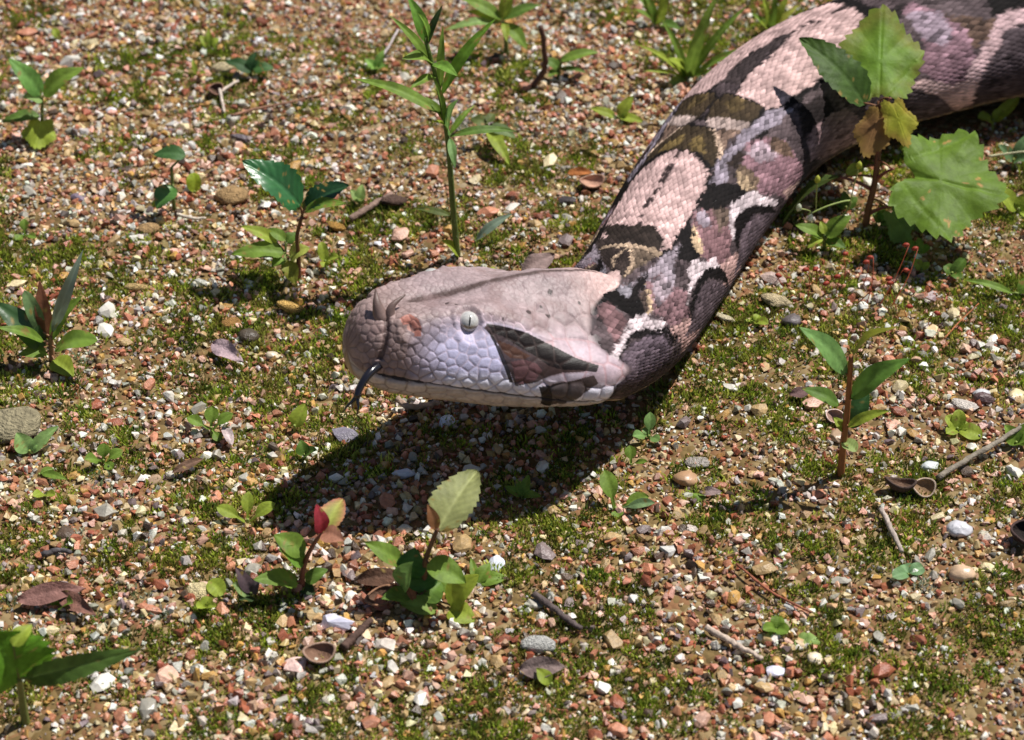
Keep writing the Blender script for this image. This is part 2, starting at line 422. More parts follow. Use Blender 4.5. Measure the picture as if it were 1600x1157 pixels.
cand = np.nonzero(head & (TH > -.01))[0]
cand = RNG.permutation(cand)[:26000]
csz = cell_size(TH[cand], AV[cand])
seeds, grid = [], {}
def try_seed(q, r, fac=.8):
    p = P0[q]; key = tuple(np.floor(p / .011).astype(int)); d2 = (r * fac) ** 2
    for a in (-1, 0, 1):
        for b in (-1, 0, 1):
            for c in (-1, 0, 1):
                for (p2, r2) in grid.get((key[0] + a, key[1] + b, key[2] + c), ()):
                    dd = (p[0] - p2[0])**2 + (p[1] - p2[1])**2 + (p[2] - p2[2])**2
                    if dd < ((r + r2) * .5 * fac) ** 2: return
    grid.setdefault(key, []).append((p, r)); seeds.append((q, r))
def nearest_vertex(s, v):
    i = int(np.clip(np.searchsorted(sg, s), 0, len(sg) - 1)); j = int(round((v % 14) / 14 * NV)) % NV
    return i * NV + j
for sgn in (1, -1):                                         # lip scales in regular rows above and below the mouth
    for v0, st, off in ((4.62, .0072, 0), (5.34, .0078, .003)):
        sx = .004 + off
        while sx < HL * .86:
            try_seed(nearest_vertex(sx, v0 * sgn), st, .6); sx += st
for q, r in zip(cand, csz): try_seed(q, r)
sq = np.array([q for q, _ in seeds]); sr = np.array([r for _, r in seeds])
kd = kdtree.KDTree(len(sq))
for i, q in enumerate(sq): kd.insert(P0[q], i)
kd.balance()
hidx = np.nonzero(head)[0]
cell = np.zeros(len(Sf), int); edge = np.ones(len(Sf))
for q in hidx:
    a, b = kd.find_n(P0[q], 2)
    cell[q] = a[1]; edge[q] = (b[2] - a[2]) / max(sr[a[1]], 1e-5)

t, v = TH, AV
relief = np.where(v > 5.0, .055, np.where(t < .25, .085, .055))
relief = np.where((v > 1.2) & (t > .56) & (v < 4.2), .032, relief)
relief = np.where((v <= 2.1) & (t > .2), .085, relief)
relief = np.where((v > 4.15) & (v < 5.9), .095, relief)
dome = np.clip(edge / .55, 0, 1); dome = dome * (2 - dome)
disp = np.where(head, relief * sr[cell] * (dome - .6), 0)
fade = np.clip((nape_edge(SV) + .006 - Sf) / .008, 0, 1)
hollow = np.exp(-((v - 1.9) / .6) ** 2) * np.clip((t - .74) / .14, 0, 1) * np.clip((1.12 - t) / .12, 0, 1)   # between the nape and the jaw muscle
disp *= fade
wr = vnoise(P0 * np.array([1, 1, 1]), 330, 8) - .5; wr2 = vnoise(P0, 120, 9) - .5
disp += np.where(head & (v < 2.4), (wr * .00045 + wr2 * .0012), wr2 * .0006) * fade
# brow over the eye, mouth line, groove behind the nose
mouth = np.exp(-((v - 5.0) / (.055 + .09 * np.exp(-((t - .10) / .09) ** 2))) ** 2) * np.clip((t - .02) / .05, 0, 1) * np.clip((.86 - t) / .04, 0, 1)
disp -= mouth * .0017
ES, EV, EQ = on_skin(736, 499)
et, ev = TH[EQ], abs(EV)
eyed = np.sqrt(((Sf - ES)) ** 2 + ((v - ev) * .0085) ** 2)
disp += np.exp(-((eyed - .0056) / .0014) ** 2) * .0010 * np.where(v < ev + .05, .9, .5)
disp -= np.exp(-(eyed / .0040) ** 2) * .0028
GS, GV, GQ = on_skin(600, 530)
groove = np.exp(-((Sf - GS - (v - abs(GV)) * -.0012) / .0012) ** 2) * (np.abs(v - abs(GV)) < 1.3)
disp -= groove * .0015
NS, NV_, NQ = on_skin(644, 510)
nd = np.sqrt((Sf - NS) ** 2 + ((v - abs(NV_)) * .008) ** 2)
disp -= np.exp(-(nd / .0022) ** 2) * .0016
disp += np.exp(-((nd - .0046) / .0012) ** 2) * .0006

# ---- head colours
hc = np.tile(lin((158, 139, 140)), (len(Sf), 1))
def put(mask, c, k=1.0):
    hc[mask] = hc[mask] * (1 - k) + lin(c) * k
def ramp(x, a, b): return np.clip((x - a) / (b - a), 0, 1)[:, None]
def blend(wt, c):
    global hc
    hc = hc * (1 - wt) + lin(c) * wt
blend(ramp(t, .5, .7) * ramp(v, 1.6, 2.4) * ramp(v, 5.0, 4.6), (180, 160, 168))          # temple
blend(ramp(t, .86, .98) * ramp(v, 2.4, 3.0), (158, 134, 128))
blend(ramp(t, .62, .50) * ramp(v, 2.0, 3.0), (206, 202, 233))                                # cheek
blend(ramp(v, 3.9, 4.4) * ramp(t, .1, .3), (230, 226, 238))                                  # lip scales
blend(ramp(t, .76, .93) * ramp(v, 2.6, 1.7), (208, 176, 170))
blend(ramp(t, .27, .12), (152, 130, 126))                                                      # nose
blend(ramp(v, 4.95, 5.1), (196, 184, 178)); blend(ramp(v, 5.6, 6.2), (172, 148, 112))      # lower jaw, chin
cellrand = RNG.random(len(sq))
hc *= np.where(head, .88 + .24 * cellrand[cell], 1)[:, None]
HEAD_MARKS = [
 ((62,44,38), [(764,505),(800,513),(830,522),(870,542),(905,559),(936,571),(915,582),(880,586),(862,590),(838,600),(806,606),(795,580),(780,535),(760,514)]),
 ((24,17,15), [(762,503),(800,512),(830,521),(870,541),(905,558),(938,570),(934,582),(905,580),(880,577),(862,572),(838,556),(812,540),(790,528),(774,522)]),
 ((24,17,15), [(764,512),(772,520),(786,548),(796,575),(804,602),(798,602),(788,572),(776,540)]),
 ((84,56,44), [(780,530),(806,540),(832,556),(822,562),(800,560),(790,552)]),
 ((110,78,80), [(801,566),(820,562),(840,568),(850,580),(836,596),(818,603),(808,602)]),
 ((206,192,204), [(846,602),(862,592),(880,588),(905,584),(925,584),(910,592),(880,600),(852,612)]),
 ((72,58,53), [(848,616),(864,604),(900,596),(930,586),(936,602),(915,617),(880,632),(848,634)]),
 ((30,23,21), [(842,608),(859,606),(860,634),(843,634)]),
 ((182,120,106), [(626,497),(640,490),(653,497),(661,510),(660,526),(650,526),(651,513),(642,504),(630,506)]),
 ((206,158,146), [(638,506),(646,508),(651,514),(650,522),(640,515)]),
]
for c, poly in HEAD_MARKS:
    q = trace(poly)
    m = in_poly(Sf, AV, np.abs(q)) & head
    put(m, c, .95)
spw = np.interp(t, [.16, .22, .4, .6, .9], [.05, .34, .26, .13, .06])
spm = np.exp(-(v / spw) ** 2 * 1.2) * np.clip((t - .17) / .03, 0, 1) * np.clip((.95 - t) / .05, 0, 1) * head * np.clip(.45 + 1.1 * vnoise(P0, 420, 15), 0, 1)
blend((np.clip(spm * 1.25, 0, .9))[:, None], (70, 54, 49))
blend((np.clip(vnoise(P0, 150, 16) * 2 - 1.1, 0, .5) * (v < 2.3) * head)[:, None], (128, 104, 102))
for x, y, r in ((828, 487, .0012), (858, 493, .0011), (861, 455, .0012), (846, 478, .0007), (699, 472, .0009), (713, 474, .0007), (787, 497, .0005), (905, 470, .0008)):
    s_, v_, q_ = on_skin(x, y)
    put(np.linalg.norm(P0 - P0[q_], axis=1) < r, (50, 38, 36), .9)
dark_now = hc.sum(1) < .62
ed = np.clip(1 - edge / .16, 0, 1)[:, None] * head[:, None]
isn = (t < .24)[:, None]
lipz = (v > 4.15) & (v < 5.9)
pale = np.tile(lin((232, 206, 216)), (len(Sf), 1))
for m_, c_ in ((t > .58, (180, 134, 136)), (v < 2.1, (120, 97, 95)), (lipz, (146, 132, 146)), (dark_now, (70, 54, 50)), (isn[:, 0], (100, 81, 77))): pale[m_] = lin(c_)
kk = np.where(isn[:, 0], .7, np.where(v < 2.1, .4, np.where(t > .58, .6, .55)))[:, None]
hc = hc * (1 - ed * kk) + pale * ed * kk
put((mouth > .45) & head, (40, 30, 28), .9)
put((groove > .5) & head, (74, 58, 56), .7)
hc *= (.86 + .28 * vnoise(P0, 900, 11))[:, None] * (.86 + .28 * vnoise(P0, 210, 14))[:, None]
# ---- whole skin: head colours run into the body's
bmask = Sf > nape_edge(SV) - .002
bc = np.zeros_like(hc)
bi = np.nonzero(bmask)[0]
bc[bi] = body_colour(Sf[bi], SV[bi], np.full(len(bi), .4)) * .8
wv = np.clip((Sf - (nape_edge(SV) - .002)) / .003, 0, 1)[:, None]
hc = np.where(bmask[:, None], hc * (1 - wv) + bc * wv, hc)
PF = P0 + NN * disp[:, None]

snake = empty('snake', (org[NH + 3][0], org[NH + 3][1], 0))
tag(snake, 'thick viper with pale leaf-shaped head, tongue out, and patterned body crossing the gravel', 'snake')
M_skin = mat_attr('snake_skin', rough=.44, spec=.3, bump=.4, bscale=2200, var=.10, vscale=700)
M_scale = mat_attr('snake_scale', rough=.75, spec=.10, bump=.2, bscale=3000, var=.14, vscale=900)
M_black = mat_attr('wet_black', rough=.12, spec=.7)
M_eye = mat_attr('eye_surface', rough=.08, spec=.8, coat=1.0)
R_ = len(sg)
i, j = np.meshgrid(np.arange(R_ - 1), np.arange(NV), indexing='ij'); j2 = (j + 1) % NV
Fq = np.stack([i * NV + j, (i + 1) * NV + j, (i + 1) * NV + j2, i * NV + j2], -1).reshape(-1, 4)
capv = np.array([PF[:NV].mean(0) - hb * .0006, PF[-NV:].mean(0)]); e = len(PF); k = np.arange(NV); k2 = (k + 1) % NV
Fc = np.concatenate([np.stack([k, k2, np.full(NV, e)], -1), np.stack([(R_ - 1) * NV + k2, (R_ - 1) * NV + k, np.full(NV, e + 1)], -1)])
me = mesh_np('body', np.concatenate([PF, capv]), [Fq, Fc], np.concatenate([hc, hc[:1], hc[-1:]]))
link('body', me, M_skin, snake)

# ---- keeled, overlapping body scales, one small mesh each, joined
ROWS = 70
ss, vv_, ln, wd = [], [], [], []
s = S_NAPE - .030; k = 0
while s < S_TAIL - .01:
    hw = float(np.interp(s, SS[NH:], wid)) if s > SS[NH] else .027
    step = .0027 + (hw - .032) * .09 if s < S_EDGE else .006
    step = max(step, .0025)
    vs = np.linspace(-5.9, 5.9, ROWS) + (.5 if k % 2 else 0) * 11.8 / (ROWS - 1)
    vs = vs[vs < 5.95]
    ss.append(np.full(len(vs), s)); vv_.append(vs); ln.append(np.full(len(vs), step)); wd.append(np.full(len(vs), hw))
    s += step; k += 1
ss, vv_, ln, wd = map(np.concatenate, (ss, vv_, ln, wd))
k_ = ss > nape_edge(vv_) + RNG.normal(0, .0005, len(ss)); ss, vv_, ln, wd = ss[k_], vv_[k_], ln[k_], wd[k_]
jit = RNG.random(len(ss))
ss = ss + RNG.normal(0, .0002, len(ss)); vv_ = vv_ + RNG.normal(0, .015, len(ss))
pp, ts_, tv_, n_ = surf_frame(ss, vv_)
cc_ = hermite(SS, org, ss); flip = np.sign(((pp - cc_) * n_).sum(1)); n_ = n_ * flip[:, None]
sw = np.linalg.norm(surf(ss, vv_ + .5 * 11.8 / (ROWS - 1)) - surf(ss, vv_ - .5 * 11.8 / (ROWS - 1)), axis=1)
tpl = [(-.15, -.34, .04), (-.15, 0, .10), (-.15, .34, .04), (.5, -.58, .10), (.5, 0, .32), (.5, .58, .10), (1.05, -.42, .22), (1.05, 0, .46), (1.05, .42, .22), (1.62, 0, .40)]
tpl = np.array(tpl)
H = ln * .52 * np.clip((ss - nape_edge(vv_)) / .02 + .35, 0, 1)
Vs = (pp[:, None] + ts_[:, None] * (tpl[None, :, :1] * ln[:, None, None]) + tv_[:, None] * (tpl[None, :, 1:2] * sw[:, None, None])
      + n_[:, None] * (tpl[None, :, 2:] * H[:, None, None]))
sh = np.array([.42, .6, .42, .74, 1.1, .74, .95, 1.22, .95, 1.12])  # dark base shading and keel highlight put into each scale's colour
js, jv = RNG.normal(0, .0004, len(ss)), RNG.normal(0, .03, len(ss))
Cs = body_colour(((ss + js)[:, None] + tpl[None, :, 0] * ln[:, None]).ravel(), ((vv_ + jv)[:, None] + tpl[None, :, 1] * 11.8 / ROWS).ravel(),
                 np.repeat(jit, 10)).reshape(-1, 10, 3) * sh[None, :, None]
q4 = np.array([[0, 1, 4, 3], [1, 2, 5, 4], [3, 4, 7, 6], [4, 5, 8, 7]]); q3 = np.array([[6, 7, 9], [7, 8, 9]])
b0 = (np.arange(len(ss)) * 10)[:, None, None]
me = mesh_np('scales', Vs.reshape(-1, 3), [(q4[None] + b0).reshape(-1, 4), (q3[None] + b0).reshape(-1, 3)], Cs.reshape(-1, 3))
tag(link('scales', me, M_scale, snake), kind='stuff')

# ---- eyes, horns, tongue
def uv_ball(c, r, ax, n=24):
    """ball with its pole along ax; returns verts, faces"""
    ax = norm(ax); x = norm(np.cross(ax, [0, 0, 1.0])); y = np.cross(ax, x)
    th = np.linspace(0, math.pi, n // 2 + 1); ph = np.arange(n) / n * 2 * math.pi
    T, Pp = np.meshgrid(th, ph, indexing='ij')
    V = c + r * (np.cos(T)[..., None] * ax + (np.sin(T) * np.cos(Pp))[..., None] * x + (np.sin(T) * np.sin(Pp))[..., None] * y)
    i, j = np.meshgrid(np.arange(n // 2), np.arange(n), indexing='ij'); j2 = (j + 1) % n
    return V.reshape(-1, 3), np.stack([i * n + j, i * n + j2, (i + 1) * n + j2, (i + 1) * n + j], -1).reshape(-1, 4)

for sgn in (1, -1):
    q = nearest_vertex(ES, EV * sgn)
    r_eye = .0044; nrm = norm(NN[q] + np.array([0, 0, .05])); c = P0[q] - nrm * .0030
    V, F = uv_ball(c, r_eye, nrm, 40)
    d = (V - c) / r_eye
    nz = vnoise(V, 2600, 12); nz2 = vnoise(V, 900, 13)
    ec = lin((212, 210, 206)) * (.55 + .5 * nz)[:, None]
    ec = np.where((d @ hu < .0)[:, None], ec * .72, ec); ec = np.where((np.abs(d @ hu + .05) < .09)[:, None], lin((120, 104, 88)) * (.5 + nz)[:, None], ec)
    fwdang = np.abs(d @ hb)
    blot = (nz2 > .66) & (d @ hu < .12)
    ec[blot] = lin((150, 140, 126))
    eye = link('eye', mesh_np('eye', V, F, ec), M_eye, snake)
    yv = norm(hu - nrm * (hu @ nrm)); xv = np.cross(nrm, yv)
    a = np.linspace(-1, 1, 13); hwid = .07 * (1 - a**2) ** .6 + .004
    L_ = nrm * 1.0 + yv * (a[:, None] * .62 - .12) - xv * hwid[:, None]; R2 = nrm + yv * (a[:, None] * .62 - .12) + xv * hwid[:, None]
    M2 = nrm + yv * (a[:, None] * .62 - .12)
    PV = np.concatenate([c + norm(x) * (r_eye + .00006) for x in (L_, M2, R2)]); kx = np.arange(12)
    FP = np.concatenate([np.stack([kx, kx + 13, kx + 14, kx + 1], -1), np.stack([kx + 13, kx + 26, kx + 27, kx + 14], -1)])
    link('pupil', mesh_np('pupil', PV, FP, np.tile([.01, .009, .008], (39, 1))), M_black, eye)

M_horn = mat_attr('horn_skin', rough=.5, bump=.3, bscale=1800, var=.15, vscale=500)
for base, mid, tip, rb in (((602, 512), (612, 480), (633, 461), .0022), ((591, 500), (589, 474), (587, 453), .0029)):
    q = on_skin(*base)[2]; p0 = PF[q] - NN[q] * .006; dz = p0[2]
    def lift(px, py, ref, dy):                                # same distance from the camera as the base, a little farther
        d = FWD + RIGHT * (px - 800) / FPX + UP * (578.5 - py) / FPX
        return CAM + d * ((ref - CAM) @ FWD + dy)
    pa = smooth_path([p0, lift(*mid, PF[q], .001), lift(*tip, PF[q], .003)], 14)
    V, F = tube(pa, np.interp(np.linspace(0, 1, 14), [0, .3, .65, 1], [rb * .7, rb * 1.15, rb * .62, .0003]), 14)
    tt = np.concatenate([np.repeat(np.linspace(0, 1, 14), 14), [0, 1]])[:, None]
    link('nasal_horn', mesh_np('nasal_horn', V, F, lin((150, 126, 120)) * (1 - tt) + lin((86, 66, 60)) * tt), M_horn, snake)

q = on_skin(589, 574)[2]
tp0 = PF[q] + hb * .006 - NN[q] * .004
base_d = (PF[q] - CAM) @ FWD
def tpt(px, py, dd):
    d = FWD + RIGHT * (px - 800) / FPX + UP * (578.5 - py) / FPX
    return CAM + d * (base_d + dd)
main = smooth_path([tp0, tpt(587, 575, -.0005), tpt(572, 590, -.004), tpt(561, 609, -.005), tpt(557, 622, -.005)], 18)
bm_v, bm_f = [], []
n0 = 0
def addt(path, r):
    global n0
    V, F = tube(path, r, 10); bm_v.append(V); bm_f.extend([f + n0 for f in F]); n0 += len(V)
addt(main, np.interp(np.linspace(0, 1, 18), [0, .5, 1], [.0019, .0018, .0014]))
addt(smooth_path([main[-2], tpt(551, 627, -.0045), tpt(543, 634, -.004), tpt(536, 645, -.003)], 12), np.linspace(.0010, .0002, 12))
addt(smooth_path([main[-2], tpt(559, 630, -.005), tpt(560, 638, -.005), tpt(557, 649, -.004)], 12), np.linspace(.0010, .0002, 12))
V = np.concatenate(bm_v)
f4 = np.concatenate([f for f in bm_f if f.shape[1] == 4]); f3 = np.concatenate([f for f in bm_f if f.shape[1] == 3])
link('tongue', mesh_np('tongue', V, [f4, f3], np.tile([.012, .011, .016], (len(V), 1))), M_black, snake)

# ------------------------------------------------------------------ the ground
def soil_material():
    m = bpy.data.materials.new('soil'); m.use_nodes = True
    n = m.node_tree.nodes; l = m.node_tree.links; b = n['Principled BSDF']
    tc = n.new('ShaderNodeTexCoord')
    vo = n.new('ShaderNodeTexVoronoi'); vo.inputs['Scale'].default_value = 300
    nz = n.new('ShaderNodeTexNoise'); nz.inputs['Scale'].default_value = 14; nz.inputs['Detail'].default_value = 6
    for x in (vo, nz): l.new(tc.outputs['Object'], x.inputs['Vector'])
    cr = n.new('ShaderNodeValToRGB'); cr.color_ramp.interpolation = 'CONSTANT'
    pal = [(0, (122, 98, 66)), (.2, (156, 108, 82)), (.38, (134, 110, 74)), (.55, (172, 148, 112)), (.7, (104, 82, 56)), (.82, (192, 172, 144)), (.9, (146, 120, 82))]
    els = cr.color_ramp.elements
    for k, (p, c) in enumerate(pal):
        e = els[k] if k < 2 else els.new(p)
        e.position = p; e.color = (*lin(c), 1)
    l.new(vo.outputs['Color'], cr.inputs[0])
    mx = n.new('ShaderNodeMix'); mx.data_type = 'RGBA'; mx.inputs[7].default_value = (*lin((98, 82, 46)), 1)
    l.new(nz.outputs['Fac'], mx.inputs[0]); l.new(cr.outputs[0], mx.inputs[6]); l.new(mx.outputs[2], b.inputs['Base Color'])
    b.inputs['Roughness'].default_value = .9; b.inputs['Specular IOR Level'].default_value = .2
    bp = n.new('ShaderNodeBump'); bp.inputs['Strength'].default_value = .8; bp.inputs['Distance'].default_value = .0015; bp.invert = True
    l.new(vo.outputs['Distance'], bp.inputs['Height']); l.new(bp.outputs[0], b.inputs['Normal'])
    return m
NG = 200
gx = np.linspace(-.75, .85, NG); gy = np.linspace(-.65, .85, NG)
X, Y = np.meshgrid(gx, gy, indexing='ij')
edge_f = np.clip(np.minimum(np.minimum(X - gx[0], gx[-1] - X), np.minimum(Y - gy[0], gy[-1] - Y)) / .08, 0, 1)
Z = gz(X.ravel(), Y.ravel()).reshape(X.shape) * edge_f
V = np.stack([X, Y, Z], -1).reshape(-1, 3)
i, j = np.meshgrid(np.arange(NG - 1), np.arange(NG - 1), indexing='ij')
F = np.stack([i * NG + j, (i + 1) * NG + j, (i + 1) * NG + j + 1, i * NG + j + 1], -1).reshape(-1, 4)
c_ = [0, (NG - 1) * NG, NG * NG - 1, NG - 1]                   # corners, counter-clockwise
far = np.array([[-60, -60, 0], [60, -60, 0], [60, 60, 0], [-60, 60, 0]], float); b = len(V)
Fo = np.array([[b + k, b + (k + 1) % 4, c_[(k + 1) % 4], c_[k]] for k in range(4)])
me = mesh_np('ground', np.concatenate([V, far]), [F, Fo], smooth=True)
tag(link('ground', me, soil_material()), 'brown sandy soil under the gravel and moss', 'ground', kind='structure')

# where moss grows: (pixel x, y, half width, half height, strength), read off the photograph; s = silvery
MOSS = [(190,105,50,22,1),(240,142,45,28,1),(215,155,40,20,1),(165,232,45,22,1),(30,110,40,30,.6),(10,165,30,30,.8),(545,75,45,20,1),(575,140,60,35,1),(480,168,50,25,1),
 (525,185,40,20,1),(640,240,50,25,1),(740,100,40,30,1),(700,150,40,25,.7),(400,440,70,40,1),(560,430,60,45,1),(300,445,60,45,1),(210,470,60,30,.8),(255,505,60,30,1),(90,470,50,40,.6),
 (480,480,50,40,1),(400,505,50,30,.8),(130,655,45,22,1),(175,690,40,18,1),(90,610,50,20,.6),(300,800,70,35,.8),(60,870,60,40,.8),(220,745,80,40,.9),(340,800,50,30,.7),(100,780,60,40,.8),
 (30,905,40,30,.8),(270,845,60,30,.9),(310,905,60,30,.7),(430,1040,50,25,.8),(420,720,50,30,.4),(480,595,40,20,.8),(160,860,60,30,.7),(120,1010,80,30,.5),
 (1110,572,65,35,1),(1185,562,60,35,1),(1060,592,50,30,1),(1212,642,35,22,1.1),(1130,622,75,38,1),(1020,640,40,30,.8),(900,690,60,40,.9),(880,752,70,30,1),(855,822,70,40,1),(930,862,60,30,.8),
 (1165,822,50,28,1.1),(1120,845,50,25,1),(1250,855,60,30,.8),(1280,742,26,14,1),(1362,722,30,16,1),(1235,932,50,25,.9),(1300,982,70,30,1.1),(1360,1005,80,32,1.1),(1280,1025,80,28,1.1),(1535,1000,50,24,1),
 (860,985,50,24,.8),(835,905,50,24,.8),(1000,1015,60,25,.6),(1430,605,50,25,.6),(1300,582,50,20,.9),(1280,532,60,28,.9),(1450,1050,80,30,.8),(830,150,50,28,.9),(900,242,60,22,.9),(840,275,45,28,1),
 (920,345,50,40,1),(880,420,60,22,.8),(820,385,40,30,.6),(1180,502,60,28,1),(1420,482,80,40,.9),(1510,482,60,30,.9),(1575,440,40,30,.9),(1565,262,40,40,.9),(1460,540,60,25,.6),(1330,500,60,20,.8),
 (20,560,30,30,.5),(640,1040,50,25,.5),(700,700,80,40,.4),(560,720,60,40,.4),(350,590,60,30,.5),(440,640,40,20,.4)]
SILVER = [(150,835,45,22),(235,950,55,32),(40,960,45,30),(1440,925,70,28),(1405,650,30,15),(840,205,45,22),(730,205,60,25),(900,215,50,20),(400,1060,60,20),(160,760,40,20),(1250,905,40,20),(120,560,30,20)]
moss_c = np.array([(*at(x, y)[:2], rx / 3450, ry / 3450 / .643, st) for x, y, rx, ry, st in MOSS])
silv_c = np.array([(*at(x, y)[:2], rx / 3450, ry / 3450 / .643) for x, y, rx, ry in SILVER])

def moss_density(x, y):
    d = np.zeros(len(x))
    for cx, cy, rx, ry, st in moss_c:
        q = ((x - cx) / rx) ** 2 + ((y - cy) / ry) ** 2
        d = np.maximum(d, st * np.exp(-q * .9))
    p = np.stack([x, y], -1)
    d = np.maximum(d, .75 * np.clip((vnoise(p, 26, 21) - .40) * 4, 0, 1))
    return d * np.clip(.2 + 1.9 * (vnoise(p, 95, 22) - .2), 0, 1.3)

def silver_density(x, y):
    d = np.zeros(len(x))
    for cx, cy, rx, ry in silv_c:
        d = np.maximum(d, np.exp(-(((x - cx) / rx) ** 2 + ((y - cy) / ry) ** 2)))
    return d

# the snake's footprint, so that nothing stands inside it
cl_s = np.linspace(SS[NH], S_TAIL, 220); cl_p = hermite(SS, org, cl_s)[:, :2]; cl_w = np.interp(cl_s, SS[NH:], wid)
def under_snake(x, y, margin=.0):
    r = np.zeros(len(x), bool)
    for (cx, cy), w_ in zip(cl_p, cl_w):
        r |= (x - cx) ** 2 + (y - cy) ** 2 < (w_ * .78 + margin) ** 2
    return r

# ---- stones: small convex hulls
def hull_proto(npts, seed, flat=1.0, subdiv=False):
    r = np.random.default_rng(seed)
    d = norm(r.normal(size=(npts, 3))) * r.uniform(.78, 1.0, (npts, 1))
    d *= np.array([1, r.uniform(.62, .95), r.uniform(.45, .8) * flat])
    bm = bmesh.new()
    for p in d: bm.verts.new(p)
    res = bmesh.ops.convex_hull(bm, input=bm.verts[:])
    bmesh.ops.delete(bm, geom=list({g for g in res['geom_interior'] if isinstance(g, bmesh.types.BMVert)} | {g for g in res['geom_unused'] if isinstance(g, bmesh.types.BMVert)}), context='VERTS')
    if subdiv:
        bmesh.ops.subdivide_edges(bm, edges=bm.edges[:], cuts=1, use_grid_fill=True, smooth=.3)
        for vv in bm.verts:
            vv.co *= 1 + r.normal(0, .05)
    bmesh.ops.triangulate(bm, faces=bm.faces[:])
    bmesh.ops.recalc_face_normals(bm, faces=bm.faces[:])
    bm.verts.ensure_lookup_table(); bm.verts.index_update()
    V = np.array([vv.co[:] for vv in bm.verts]); F = np.array([[q.index for q in f.verts] for f in bm.faces])
    bm.free()
    return V, F
MED = [hull_proto(12, 100 + k, 1.25) for k in range(24)]
SML = [hull_proto(8, 200 + k) for k in range(16)]
BIG = [hull_proto(24, 300 + k, 1.15) for k in range(24)]; LUMP = [hull_proto(22, 330 + k, 1.1, subdiv=True) for k in range(10)]
ROUND = [hull_proto(34, 400 + k, subdiv=True) for k in range(8)]

STONE = [('salmon red', (186, 124, 94), .15), ('brick red', (156, 90, 64), .10), ('pale pink', (208, 164, 142), .11), ('white quartz', (222, 216, 204), .14),
         ('grey translucent', (172, 166, 152), .12), ('tan', (180, 150, 104), .13), ('ochre yellow', (184, 142, 78), .08), ('dark brown', (84, 66, 52), .06),
         ('purple grey', (130, 114, 112), .04), ('cream', (212, 194, 152), .08)]
SP = np.array([w_ for *_, w_ in STONE]); SP /= SP.sum(); SCOL = np.array([lin(c) for _, c, _ in STONE])

def rand_rot(n):
    """rotations: any heading, tilted up to 35 degrees"""
    a = RNG.uniform(0, 2 * math.pi, n); tl = RNG.normal(0, .3, n); ta = RNG.uniform(0, 2 * math.pi, n)
    ca, sa = np.cos(a), np.sin(a); R = np.zeros((n, 3, 3)); R[:, 0, 0] = ca; R[:, 0, 1] = -sa; R[:, 1, 0] = sa; R[:, 1, 1] = ca; R[:, 2, 2] = 1
    k = np.stack([np.cos(ta), np.sin(ta), np.zeros(n)], -1); K = np.zeros((n, 3, 3))
    K[:, 0, 2] = k[:, 1]; K[:, 1, 2] = -k[:, 0]; K[:, 2, 0] = -k[:, 1]; K[:, 2, 1] = k[:, 0]
    T = np.eye(3) + np.sin(tl)[:, None, None] * K + (1 - np.cos(tl))[:, None, None] * (K @ K)
    return T @ R

def ground_points(n):
    """points spread evenly over the ground in view and a margin round it"""
    x = RNG.uniform(-.34, .36, n); y = RNG.uniform(-.33, .50, n)
    px, py = proj(np.stack([x, y, np.zeros(n)], -1))
    k = (px > -130) & (px < 1730) & (py > -140) & (py < 1290)
    x, y = x[k], y[k]
    k = ~under_snake(x, y, -.004)
    return x[k], y[k]

def outer_points(n):
    """points thinning out over the ground round the view"""
    x = RNG.uniform(-.74, .84, n); y = RNG.uniform(-.64, .84, n)
    px, py = proj(np.stack([x, y, np.zeros(n)], -1))
    d = np.maximum(np.maximum(-130 - px, px - 1730), np.maximum(-140 - py, py - 1290)) / 3450
    k = (d > -.003) & (RNG.random(n) < np.exp(-np.maximum(d, 0) / .13)); x, y = x[k], y[k]
    k = ~under_snake(x, y, -.004)
    return x[k], y[k]

def scatter(name, protos, n, size_lo, size_hi, sink, mat, avoid_moss=.0, power=2.0, kind_p=None, points=None):
    x, y = (points or ground_points)(n)
    if avoid_moss:
        k = RNG.random(len(x)) > avoid_moss * moss_density(x, y); x, y = x[k], y[k]
    n = len(x); r = size_lo + (size_hi - size_lo) * RNG.random(n) ** power
    r *= .72 + .56 * vnoise(np.stack([x, y], -1), 17, 61)
    z = gz(x, y) + r * sink * RNG.uniform(.4, 1.3, n)
    R = rand_rot(n); which = RNG.integers(0, len(protos), n); sc = RNG.uniform(.85, 1.15, (n, 3))
    cls = RNG.choice(len(STONE), n, p=SP if kind_p is None else kind_p)
    colr = SCOL[cls] * RNG.uniform(.62, 1.2, (n, 1)) * RNG.uniform(.93, 1.07, (n, 3))
    VV, FF, CC, off = [], [], [], 0
    for k, (pv, pf) in enumerate(protos):
        q = np.nonzero(which == k)[0]
        if not len(q): continue
        v = np.einsum('nij,npj->npi', R[q], pv[None] * sc[q][:, None]) * r[q][:, None, None] + np.stack([x[q], y[q], z[q]], -1)[:, None]
        f = pf[None] + (np.arange(len(q)) * len(pv))[:, None, None] + off
        VV.append(v.reshape(-1, 3)); FF.append(f.reshape(-1, 3)); CC.append(np.repeat(colr[q], len(pv), 0)); off += v.shape[0] * v.shape[1]
    me = mesh_np(name, np.concatenate(VV), np.concatenate(FF), np.concatenate(CC), smooth=False)
    return link(name, me, mat)

